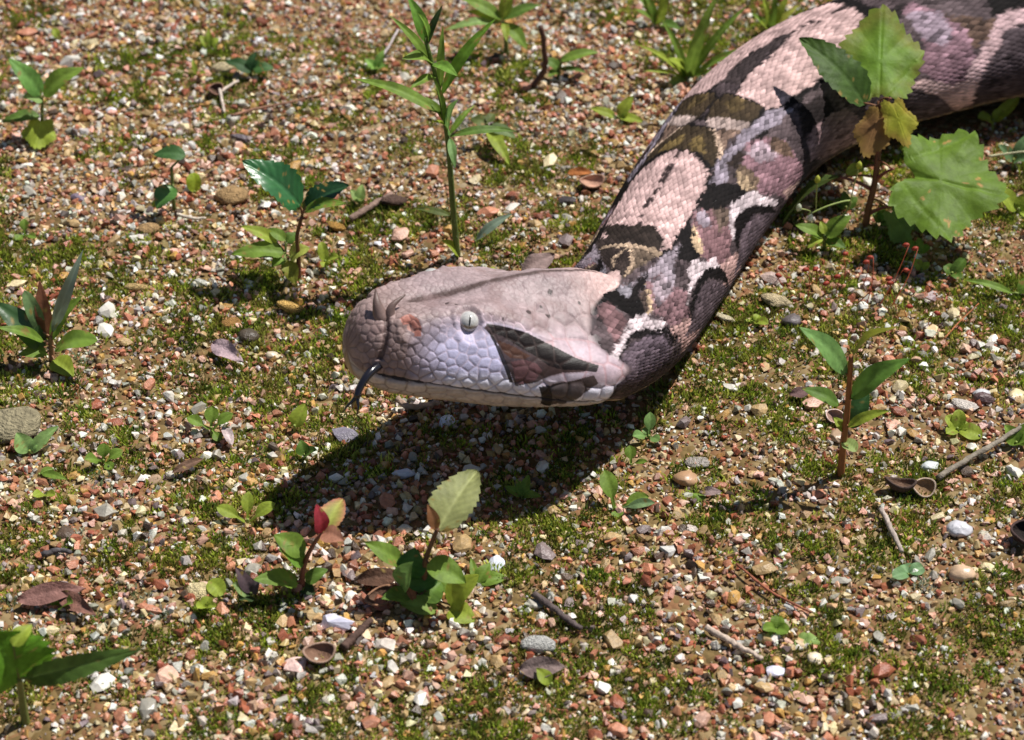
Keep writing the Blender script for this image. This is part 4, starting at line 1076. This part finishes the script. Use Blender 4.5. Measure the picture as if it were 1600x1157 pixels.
for x_, y_, l_, c_ in ((1264, 346, 7, (226, 230, 220)), (1275, 286, 6, (186, 190, 84)), (1340, 264, 6, (186, 190, 84)), (1246, 330, 4, (210, 214, 190))):
    p0_ = P_.p(x_, y_, -.1); V, F = tube([p0_, p0_ + [0.0005, 0, .0012], p0_ + [.0006, 0, .0030], p0_ + [.0006, 0, .0042]], [.0004, .0012 + l_ * .00006, .0012, .0003], 8)
    bud = link('bud', mesh_np('bud', V, F, np.tile(lin(c_), (len(V), 1))), M_leaf, H0)
    q_ = P_.p(min(max(x_, 1266), 1326), 330, 0)
    stem_part(H0, [p0_ + [.0005, 0, .001], (p0_ + q_) / 2 + np.array([0, 0, .001]), q_], .0004, (150, 160, 90), 'flower_stalk', 5, 8)
plant('sapling', 'upright sapling with reddish stem and long leaves on mossy gravel', (1313, 750), [(1317,700,0),(1323,650,0),(1327,600,0),(1330,556,0)],
 [(1322,586,0,1249,511,.4,36,'lance',(124,166,92)),(1329,560,0,1402,510,.3,34,'lance',(136,140,44),dict(roll=-.9)),(1328,624,0,1422,560,-.2,36,'lance',(108,150,64)),(1312,634,0,1252,607,.4,24,'lance',MID),
  (1326,668,0,1358,612,.7,34,'ovate',(66,106,58)),(1324,668,-.2,1392,642,-.6,18,'lance',LIME),(1318,690,0,1338,706,-.7,22,'oval',(164,186,110)),(1319,674,0,1302,652,.3,16,'ovate',LIME)], 'sapling', .0017, (146, 92, 54))
plant('leafy_seedling', 'bushy seedling with tall pale veined leaf at the edge of the head shadow', (664, 946), [(664,910,0),(664,880,0),(674,850,0),(684,826,0)],
 [(684,830,0,746,736,2.6,66,'serrate',(160,166,108),dict(big=True,vein=.25)),(682,828,0,668,788,.4,17,'lance',(150,104,70)),(630,884,.2,568,847,.4,28,'lance',GRN),(640,905,-.2,648,856,.6,42,'ovate',(74,118,58)),(628,918,-.2,646,878,-.4,34,'ovate',(122,160,82)),
  (668,880,-.2,728,912,-.9,38,'ovate',GRN),(702,956,-.4,748,898,-.2,40,'ovate',LIME),(640,930,-.2,596,936,-.8,26,'ovate',MID),(684,962,-.6,624,944,-.6,30,'ovate',(140,166,74)),(700,958,-.6,744,988,-1.2,34,'ovate',LIME),(664,925,-.4,656,890,.3,40,'ovate',(70,110,52)),
  (660,940,-.4,690,910,.4,40,'ovate',MID),(648,940,-.5,632,905,0,12,'lance',(150,100,70)),(690,930,.2,712,905,.8,26,'ovate',GRN)], 'seedling', .0014, (104, 72, 52))
rosette('narrow bright leaves sprouting beside the bushy seedling', (745, 922), [(736,872,12),(766,880,20),(792,902,22),(752,905,16)], 18, 'ovate', GRN, 14)
plant('red_tipped_seedling', 'seedling with crimson young leaf at its tip', (474, 925), [(472,900,0),(480,870,0),(492,848,0),(502,834,0)],
 [(501,834,-.2,494,788,.2,24,'ovate',(176,62,74),dict(roll=.5)),(504,832,0,536,780,1.6,40,'serrate',(166,180,84),dict(tipc=(206,130,110))),(504,834,-.2,538,846,-.8,28,'ovate',(188,134,110)),(476,866,0,428,836,.4,34,'ovate',GRN),(474,880,0,436,858,-.2,30,'ovate',(122,164,64)),
  (466,910,-.2,396,906,-.8,32,'serrate',GRN),(478,910,0,512,890,.3,22,'ovate',MID),(470,915,0,492,930,-.4,20,'ovate',DARK)], 'seedling', .0013, (120, 72, 56))
plant('seedling', 'dark purple-leaved seedling beside the crimson-tipped one', (392, 945), [(392,925,0)], [(392,926,0,368,886,.4,20,'ovate',(110,92,98)),(394,928,0,404,905,.2,18,'ovate',(96,84,90)),(392,930,0,374,938,-.5,26,'oval',DARK),(388,928,0,362,912,-.1,22,'ovate',(150,176,110))])
rosette('bright oval leaf sprouting beside the cream lumpy rock', (352, 938), [(326,908,26)], 26, 'oval', LIME, 12)
rosette('upright three-leaved seedling left of the head shadow', (387, 822), [(338,792,20),(388,768,18),(430,786,20)], 19, 'spoon', LIME, 20)
plant('seedling', 'weed with tall folded bluish leaf by the left edge', (82, 568), [(80,545,0),(80,525,0)],
 [(82,520,0,130,390,.8,20,'lance',BLUE,dict(mat=M_gloss,roll=.5)),(80,532,0,128,462,.3,28,'lance',GRN),(70,545,0,-10,472,.4,44,'ovate',(60,92,48),dict(mat=M_gloss)),(86,545,-.2,152,532,-1,34,'oval',GRN,dict(mat=M_gloss)),(74,552,-.2,28,556,-.8,24,'ovate',GRN),
  (84,562,-.3,118,606,-1.2,36,'ovate',LIME),(76,530,.3,62,438,1.2,26,'lance',(128,84,60)),(70,535,0,-6,512,-.8,20,'lance',GRN),(66,520,.3,38,454,.8,24,'oval',(120,150,96))], 'weed', .0016, (150, 110, 80))
plant('seedling', 'lobed-leaved seedling at the back left on open gravel', (66, 214), [(66,190,0),(66,160,0)],
 [(68,150,0,130,106,.6,44,'serrate',GRN),(64,150,0,14,92,.5,40,'serrate',(122,170,84)),(66,182,-.2,56,230,-1.6,64,'lobed',LIME,dict(notch=.25,lobe_amp=.1,seed=8)),(62,182,0,2,192,-.5,28,'serrate',MID),(66,156,0,36,152,-.4,30,'ovate',(150,182,110))], 'seedling', .0012)
plant('seedling', 'dark rounded-leaf plant left of the tan clod', (272, 330), [(270,300,0),(268,262,0)], [(290,244,0,240,242,.2,32,'serrate',(74,114,62)),(272,292,-.2,244,326,-1.2,38,'ovate',(84,128,58),dict(mat=M_gloss)),(262,310,-.2,238,324,-.8,18,'oval',LIME)])
rosette('round lime leaf standing alone beside the tan clod', (304, 304), [(303,270,26,(164,186,54))], 26, 'oval', LIME, 10)
plant('glossy_plant', 'plant with shiny serrated dark leaf catching white glare', (466, 424), [(466,396,0),(464,370,0),(472,338,0)],
 [(470,322,0,378,252,.4,70,'serrate',(58,112,64),dict(big=True,mat=M_gloss,fold=.35)),(478,324,0,546,290,.2,46,'serrate',(40,76,44),dict(mat=M_gloss,big=True)),(476,330,-.2,540,318,-.8,24,'ovate',GRN),(474,330,0,500,306,.4,20,'ovate',DULL)], 'plant', .0013, (110, 74, 52))
plant('seedling', 'low cluster of lime leaves under the shiny serrated leaf', (446, 420), [(446,398,0)],
 [(434,380,.2,376,354,.4,22,'ovate',LIME),(446,376,.2,418,358,.6,20,'ovate',GRN),(444,396,-.2,362,398,-.5,36,'serrate',GRN),(452,402,-.2,484,388,-.2,34,'serrate',(172,182,84)),(446,408,-.4,462,444,-1,30,'serrate',(140,146,56)),(448,380,.2,464,364,.6,22,'ovate',MID),(444,405,-.4,424,416,-.8,22,'ovate',GRN)])
rosette('tiny pair of leaves right of the lime leaf cluster', (508, 412), [(502,378,18),(528,402,18),(506,418,14)], 16, 'oval', LIME, 10)
plant('seedling', 'flat dark green leaf pair in front of the white shard', (392, 124), [(392,112,0)], [(394,112,0,352,96,.2,30,'serrate',(60,96,52)),(394,110,0,428,106,.2,28,'serrate',(72,112,56)),(392,108,0,400,82,.6,24,'serrate',(56,92,50))])
rosette('tiny upright seedling on bare soil near the left edge', (40, 376), [(38,342,16),(24,376,16),(56,372,12)], 14, 'spoon', GRN, 14)
rosette('pale fork-leaved seedling beside the biggest stone', (46, 716), [(26,676,30),(92,666,22),(58,690,18)], 22, 'ovate', (150,186,110), 22)
rosette('four-leaved small seedling in the left moss', (162, 728), [(163,692,20),(192,704,18),(132,718,20),(176,734,16)], 18, 'spoon', GRN, 18)
rosette('seedling with spread leaves on gravel ahead of the tongue', (330, 676), [(292,652,18),(332,634,22),(364,646,18),(344,690,16)], 18, 'spoon', GRN, 16)
rosette('single folded leaf sprouting at the shadow edge', (460, 672), [(478,630,26)], 26, 'ovate', LIME, 14)
rosette('dull leaf pair inside the shadow of the head', (476, 716), [(470,688,22),(496,704,20)], 20, 'ovate', MID, 12)
rosette('tiny sprout with narrow leaves in left moss', (62, 748), [(106,750,13),(86,738,12)], 12, 'lance', GRN, 8)
rosette('small oval leaf pair by the brown dry leaf', (72, 782), [(52,776,16),(86,774,14)], 14, 'oval', LIME, 8)
rosette('green leaf tip growing through the brown dry leaf', (98, 950), [(70,920,22),(114,942,26)], 22, 'ovate', GRN, 10)
rosette('tiny round-leaved sprout below the cream lumpy rock', (322, 958), [(308,950,16),(326,932,18),(338,948,12)], 16, 'oval', LIME, 12)
plant('foreground_weed', 'large blurred leaf pair rising at the front left corner', (40, 1130), [(34,1090,0),(30,1060,-.5)],
 [(30,1066,-.5,-20,984,-.4,120,'serrate',(106,158,44),dict(big=True)),(40,1062,-.5,222,1014,-.8,36,'serrate',(84,112,50),dict(roll=.5,big=True)),(20,1010,-.6,50,976,.2,24,'ovate',LIME)], 'weed', .0018)
rosette('three pale leaves in silvery moss below the long stick', (1418, 908), [(1394,902,20),(1412,882,20),(1442,893,20)], 20, 'oval', (132,172,118), 10)
rosette('pale twin-leaf seedling above the smooth cream pebble', (1262, 1014), [(1244,1002,24),(1276,996,22)], 22, 'oval', (164,196,110), 10)
rosette('small round-leaved seedling beside the pale twin-leaf seedling', (1212, 990), [(1216,962,20),(1232,990,20),(1192,984,18),(1204,998,16)], 18, 'oval', GRN, 12)
rosette('small oval leaf on the gravel beside the amber stone', (1090, 794), [(1094,772,20)], 20, 'oval', GRN, 8)
rosette('single green leaf tip at the front by the grainy white rock', (862, 1074), [(838,1044,20)], 20, 'lance', LIME, 12)
rosette('strap-leaved seedling on mossy gravel below the jaw', (962, 806), [(944,734,26),(1014,776,24),(966,812,18),(1024,786,16,(140,170,120))], 22, 'spoon', GRN, 24)
rosette('small upright leaf between moss cushions below the jaw', (986, 732), [(984,696,18),(1012,722,10)], 16, 'spoon', GRN, 14)
rosette('small pale seedling close below the neck', (1014, 690), [(1016,644,18),(988,682,18),(1030,690,16),(1006,668,12)], 16, 'spoon', (128,164,92), 18)
rosette('narrow-leaved sprout at the right edge of the head shadow', (816, 784), [(788,760,14),(826,742,16),(846,776,14),(806,748,10)], 14, 'ovate', GRN, 14)
rosette('bright five-leaved seedling left of the long grey stick', (1496, 676), [(1478,650,22),(1498,640,22),(1534,688,28),(1478,678,18),(1512,660,18)], 20, 'oval', LIME, 14)
rosette('leaf pair behind the upper end of the long grey stick', (1588, 700), [(1570,664,28),(1616,660,30),(1606,690,26)], 26, 'ovate', GRN, 18)
rosette('heart-leaved seedling beside the snake belly scales', (1552, 196), [(1528,184,26),(1592,152,24),(1566,170,20)], 22, 'oval', LIME, 18)
rosette('dull broad-leaved seedling right of the big lobed leaf', (1584, 258), [(1560,226,24),(1612,206,26),(1606,250,22)], 24, 'ovate', (108,140,92), 18)
rosette('bright long-leaved seedling in front of the big lobed leaf', (1592, 336), [(1548,290,32),(1610,300,30),(1620,346,26)], 28, 'ovate', LIME, 20)
rosette('tiny seedling in the shade under the lobed leaves', (1436, 400), [(1418,376,16),(1452,384,14),(1436,372,14)], 15, 'oval', GRN, 12)
rosette('small rounded leaf pair in the shaded moss', (1488, 432), [(1476,414,20),(1508,404,20),(1500,436,18)], 18, 'oval', MID, 12)
rosette('tiny bright sprout between red moss capsules', (1440, 424), [(1424,404,18),(1452,410,14)], 16, 'ovate', LIME, 8)
rosette('narrow leaf lying in the right moss', (1590, 462), [(1506,438,14),(1612,430,20)], 14, 'lance', GRN, 8)
rosette('round green leaf pair in moss below the snake neck', (1178, 512), [(1170,500,20),(1200,506,18),(1186,492,14)], 18, 'oval', LIME, 8)
rosette('tiny lime sprout on gravel at the far back left', (92, 66), [(84,44,16),(92,54,12)], 14, 'oval', LIME, 8)
rosette('small leaf pair beside the crumbly cream rock', (328, 78), [(312,56,18),(342,60,18),(326,46,14)], 18, 'ovate', LIME, 10)
rosette('thin sprout between the back gravel and the dark leaf pair', (308, 122), [(300,92,10),(322,114,12)], 10, 'lance', LIME, 10)
rosette('pale leaf cluster left of the tall weed', (588, 112), [(570,92,18),(600,78,18),(604,104,16),(580,108,18)], 18, 'ovate', (136,176,84), 12)
rosette('small leafy sprout at the back edge above the crumbly rock', (224, 8), [(206,-6,18),(250,-4,20),(226,-18,16)], 18, 'ovate', GRN, 10)
rosette('tiny lime leaf touching the back of the snake head', (766, 432), [(750,422,14),(778,424,18)], 16, 'oval', LIME, 6)
rosette('little pale sprout right of the dark folded leaf', (562, 318), [(548,296,16),(566,288,18),(556,310,12)], 16, 'ovate', (160,190,110), 8)

rosette('leafy sprout at the very foot of the lobed plant', (1378, 352), [(1362,332,20),(1396,334,22),(1376,322,18),(1392,356,18)], 18, 'ovate', MID, 14)
rosette('dark leafy sprout in shade between herb and lobed plant', (1322, 330), [(1304,312,20),(1340,308,20),(1318,298,18)], 18, 'ovate', MID, 14)
rosette('grey green sprout beneath the big lobed leaf', (1446, 366), [(1424,352,22),(1466,354,22),(1446,340,20)], 20, 'ovate', DULL, 12)

# ---- red moss capsules on thin stalks
for k, (px, py, h_) in enumerate([(1332,482,60),(1352,484,52),(1368,488,66),(1388,486,54),(1404,492,48),(1290,462,40),(1306,470,44),(1276,452,36),(1420,500,40),(1344,456,36),(1384,462,40),(1450,512,34),(1260,478,40),(1240,440,30),(1228,452,26),(1318,444,34)]):
    f = at(px, py, 0); f[2] = float(gz(f[0], f[1])[0]); H = h_ / 26.4 * .01
    where_ = 'below the flowering herb' if px < 1300 else 'right of the lobed plant' if px > 1395 else 'straight below the lobed plant'
    root = empty('moss_capsule', f); tag(root, f"{'tall' if h_ > 50 else 'middling' if h_ > 38 else 'short'} red moss capsule on a thin stalk in shaded moss {where_}", 'moss capsule', 'red moss capsules')
    lean = RNG.normal(0, .35, 2); top = f + np.array([lean[0] * H, lean[1] * H, H])
    stem_part(root, [f - [0, 0, .002], (f + top) / 2 + [lean[1] * .002, 0, 0], top], .00028, (156, 70, 44), 'stalk', 5, 8)
    dr = norm(np.array([random.choice((-1, 1)) * .8, RNG.normal(0, .3), -.2]))
    V, F = tube([top, top + dr * .0008, top + dr * .002, top + dr * .0032], [.0004, .0010, .0011, .0004], 8)
    link('capsule', mesh_np('capsule', V, F, np.tile(lin((150, 58, 40)), (len(V), 1))), M_stem, root)

# ---- twigs and bent stems
def twig(label, pts, r, c, name='twig', zs=None, cat='twig', mat=None, knob=True):
    P3 = []
    for k, (px, py) in enumerate(pts):
        z = (zs[k] if zs else .0035)
        q = at(px, py, z); q[2] = float(gz(q[0], q[1])[0]) + z; P3.append(q)
    n = 20; pa = smooth_path(P3, n) if len(P3) > 2 else np.linspace(P3[0], P3[1], n)
    rr = np.linspace(r, r * .7, n) * RNG.uniform(.85, 1.15, n)
    V, F = tube(pa + RNG.normal(0, r * .12, pa.shape), rr, 8)
    o = link(name, mesh_np(name, V, F, lin(c) * RNG.uniform(.75, 1.2, (len(V), 1))), mat or M_dry)
    return tag(o, label, cat)
twig('long weathered grey stick lying on the gravel right of the sapling', [(1464,752),(1500,728),(1545,700),(1610,658)], .0014, (140, 130, 116), zs=[.003,.005,.006,.008])
twig('pale split straw on gravel at the front', [(1104,982),(1140,1004),(1192,1032)], .0014, (196, 176, 160))
twig('short grey straw below the curled seed husks', [(1376,806),(1392,840),(1408,872)], .0013, (170, 156, 146))
twig('dark knobbly twig in front of the grainy white rock', [(832,934),(866,956),(908,984)], .0016, (96, 84, 82))
twig('thin reddish stem lying across the gravel at the front', [(1150,888),(1205,930),(1268,962)], .0006, (150, 92, 70))
twig('forked pale twig behind the slate flake, long arm', [(343,138),(346,152),(350,172)], .0009, (206, 190, 176))
twig('forked pale twig behind the slate flake, short arm', [(345,142),(358,134),(372,127)], .0009, (206, 190, 176))
twig('thin brown twig lying behind the glossy plant', [(362,178),(400,168),(450,162),(494,152)], .0008, (150, 112, 92))
twig('grey straw leaning left of the tall weed', [(590,96),(604,76),(622,44)], .0008, (196, 184, 182), zs=[.003,.006,.01])
twig('bent dark brown stem standing behind the snake', [(828,140),(838,128),(850,112),(851,84),(845,42)], .0017, (84, 56, 44), name='bent_stem', zs=[.0, .004, .010, .021, .036], cat='stem', mat=M_stem)
twig('curled brown stem fragment under the jaw', [(620,622),(634,634),(656,636),(686,630)], .0016, (172, 146, 128), zs=[.008,.006,.004,.003])
twig('pale grass stalk behind the big lobed leaf', [(1546,238),(1572,234),(1602,230)], .0007, (190, 186, 150), zs=[.012,.014,.016])
twig('dry grey twig left of the dark brown clod', [(548,336),(580,318),(612,302)], .0018, (140, 116, 104))
twig('dark twig in the gravel in front of the bushy seedling', [(536,1020),(556,1000),(578,976)], .0018, (88, 68, 60))
twig('tiny white stick by the pale tan clod', [(276,334),(300,338),(320,336)], .0009, (206, 192, 176))
twig('small dark stick in the left front moss', [(66,872),(90,864),(112,866)], .0013, (86, 82, 84))
twig('thin dry stem at the foot of the red capsules', [(1476,528),(1500,500),(1530,470)], .0004, (176, 110, 74), zs=[.003,.006,.009])

# ---- curled seed husks: thin open shells
def husk(label, px, py, a, b, h, rz, tilt, c, inner):
    x, y, _ = at(px, py, .003); z0 = float(gz(x, y)[0])
    n, m = 28, 9; an = np.arange(n) / n * 2 * math.pi; V = []
    for sgn, k_ in ((1, 1.0), (-1, .86)):
        for q in range(m):
            t_ = q / (m - 1) * math.pi / 2 if sgn > 0 else (1 - q / (m - 1)) * math.pi / 2
            rr = math.sin(t_) * k_; zz = -math.cos(t_) * k_
            V.append(np.stack([a * rr * np.cos(an) * (1 + .05 * np.sin(3 * an)), b * rr * np.sin(an), h * (1 + zz) + .0008 * np.sin(2 * an + 1) * math.sin(t_)], -1))
    V = np.concatenate(V); M_ = 2 * m; i, j = np.meshgrid(np.arange(M_ - 1), np.arange(n), indexing='ij'); j2 = (j + 1) % n
    F = np.stack([i * n + j, i * n + j2, (i + 1) * n + j2, (i + 1) * n + j], -1).reshape(-1, 4)
    C = np.concatenate([np.tile(lin(c), (n * (m - 1), 1)), np.tile(np.minimum(lin(c) * 1.3, 1), (2 * n, 1)), np.tile(lin(inner), (n * (m - 1), 1))])
    o = link('seed_husk', mesh_np('seed_husk', V, F, C), M_dry); o.location = (x, y, z0 + .0022); o.rotation_euler = (tilt, 0, rz)
    return tag(o, label, 'seed husk')
husk('dark open seed husk with pale rim, left of a curled pair', 1404, 772, .0068, .0040, .0048, -.25, -.25, (70, 56, 50), (120, 96, 80))
husk('ring-shaped pale husk touching the dark open husk', 1440, 770, .0052, .0044, .0034, .3, .5, (150, 132, 116), (140, 112, 84))
husk('split brown seed husk lying in front of the bushy seedling', 592, 942, .0066, .0042, .0034, .7, .2, (130, 96, 74), (96, 72, 58))
husk('round pale brown seed husk at the front beside the pink block', 500, 1032, .0066, .0046, .0040, .1, .25, (140, 114, 98), (128, 98, 80))
husk('open pinkish seed husk beside the dark charcoal stone', 924, 288, .0066, .0040, .0036, .2, .35, (142, 110, 92), (190, 150, 128))
husk('small curled husk behind the forked pale twig', 336, 140, .0042, .0036, .0034, .5, .5, (134, 102, 86), (90, 66, 56))
husk('black curled husk at the right edge of the gravel', 1596, 848, .0060, .0060, .0052, .3, .2, (62, 48, 46), (40, 32, 30))
husk('small white shell standing beside the honey quartz pebble', 1306, 652, .0042, .0032, .0034, -.4, .7, (206, 180, 170), (160, 130, 116))

# ---- dry leaves
def dry(label, b_, t_, w_, c, kind='lance', z=.004, roll=.2):
    B_, T_ = at(*b_, z), at(*t_, z * 1.4); 
    for q in (B_, T_): q[2] = float(gz(q[0], q[1])[0]) + z
    o = link('dry_leaf', leaf_mesh(B_, T_, w_ / 3450, kind, c, roll=roll, fold=.35, droop=.1, wave=.12), M_dry)
    return tag(o, label, 'dry leaf')
dry('purplish brown dry leaf lying in moss at the front left', (26, 942), (134, 916), 30, (138, 100, 92))
dry('second brown dry leaf below the purplish one', (92, 930), (150, 960), 26, (128, 90, 78))
dry('pale lilac dry leaf scrap ahead of the snake snout', (332, 530), (378, 552), 30, (176, 152, 156), 'ovate')
dry('dark brown dry leaf behind the bushy seedling', (556, 912), (640, 902), 26, (92, 66, 52))
dry('curled dark leaf scrap at the front below the grainy rock', (810, 1046), (884, 1036), 30, (122, 104, 100))
dry('dark leaf scrap lying in moss left of the sapling', (1232, 626), (1268, 612), 18, (98, 74, 72))
dry('grey brown leaf scrap behind the snake head', (816, 428), (866, 398), 34, (132, 112, 108), 'ovate')
dry('pinkish dry scrap under the flowering herb', (1050, 536), (1084, 552), 22, (176, 144, 134), 'ovate')
dry('brown dead leaf bits left of the head shadow', (268, 736), (318, 708), 14, (110, 84, 68))
dry('pale upright dry flake beside the spread-leaf seedling', (362, 690), (346, 655), 16, (190, 172, 170))
dry('orange brown leaf scrap behind the snake beside the husk', (886, 272), (928, 268), 16, (168, 104, 56))
dry('small dark leaf scrap by the amber stone', (1092, 776), (1128, 772), 14, (150, 128, 124))

# ------------------------------------------------------------------ the larger gravel stones, one by one
NEAR = [(545,560,'the snake snout'),(700,330,'the tall narrow-leaved weed'),(440,300,'the shiny serrated leaf'),(1370,330,'the lobed-leaved plant'),(1320,680,'the upright sapling'),
 (665,930,'the bushy seedling with the pale leaf'),(470,890,'the crimson-tipped seedling'),(30,650,'the biggest flat rock'),(60,1040,'the blurred front leaves'),(1497,826,'the milky white quartz stone'),
 (842,1000,'the grainy white rock'),(845,110,'the bent brown stem'),(620,760,'the middle of the head shadow'),(350,150,'the forked pale twig'),(1150,1010,'the pale split straw'),(970,790,'the strap-leaved seedling'),
 (66,180,'the back lobed-leaved seedling'),(80,520,'the folded bluish leaf'),(272,290,'the dark rounded-leaf plant'),(1100,550,'the snake flank moss'),(1420,890,'the three pale leaves in silvery moss'),(1540,700,'the long grey stick'),
 (970,180,'the three-leaved bright seedling'),(1075,110,'the strap-leaved grass'),(60,930,'the purplish dry leaf'),(330,660,'the spread-leaf seedling'),(500,1032,'the round seed husk'),(230,440,'the straw coloured flat rock'),(1570,250,'the dull broad-leaved seedling')]
GWORD = {'grey translucent': 'grey translucent quartz'}
cnt = 0; tries = 0; per = {}
while cnt < 252 and tries < 20000:
    tries += 1
    px, py = random.uniform(12, 1588), random.uniform(10, 1148)
    x, y, _ = at(px, py, .002)
    r = random.uniform(.0030, .0052) if cnt > 60 else random.uniform(.0045, .0068)
    if taken(x, y, r) or under_snake(np.array([x]), np.array([y]), .006)[0]: continue
    if kd2.find((px, py - 10, 0))[2] < 22: continue             # would hide behind the snake
    if any((x - a_) ** 2 + (y - b_) ** 2 < (r + .008) ** 2 for a_, b_ in FEET): continue
    if moss_density(np.array([x]), np.array([y]))[0] > .55: continue
    k = int(RNG.choice(len(STONE), p=SP)); nm, c, _ = STONE[k]
    near = min(NEAR, key=lambda q: (q[0] - px) ** 2 + ((q[1] - py) * 1.4) ** 2)[2]
    size = 'biggest' if r > .0056 else 'large' if r > .0043 else 'smallish'
    lab = f"{size} {GWORD.get(nm, nm)} gravel stone lying near {near}"
    pebble(x, y, r, r * random.uniform(.7, .95), r * random.uniform(.5, .75), random.uniform(0, 6.28), nm, c, lab, f"larger {GWORD.get(nm, nm)} gravel stones")
    cnt += 1
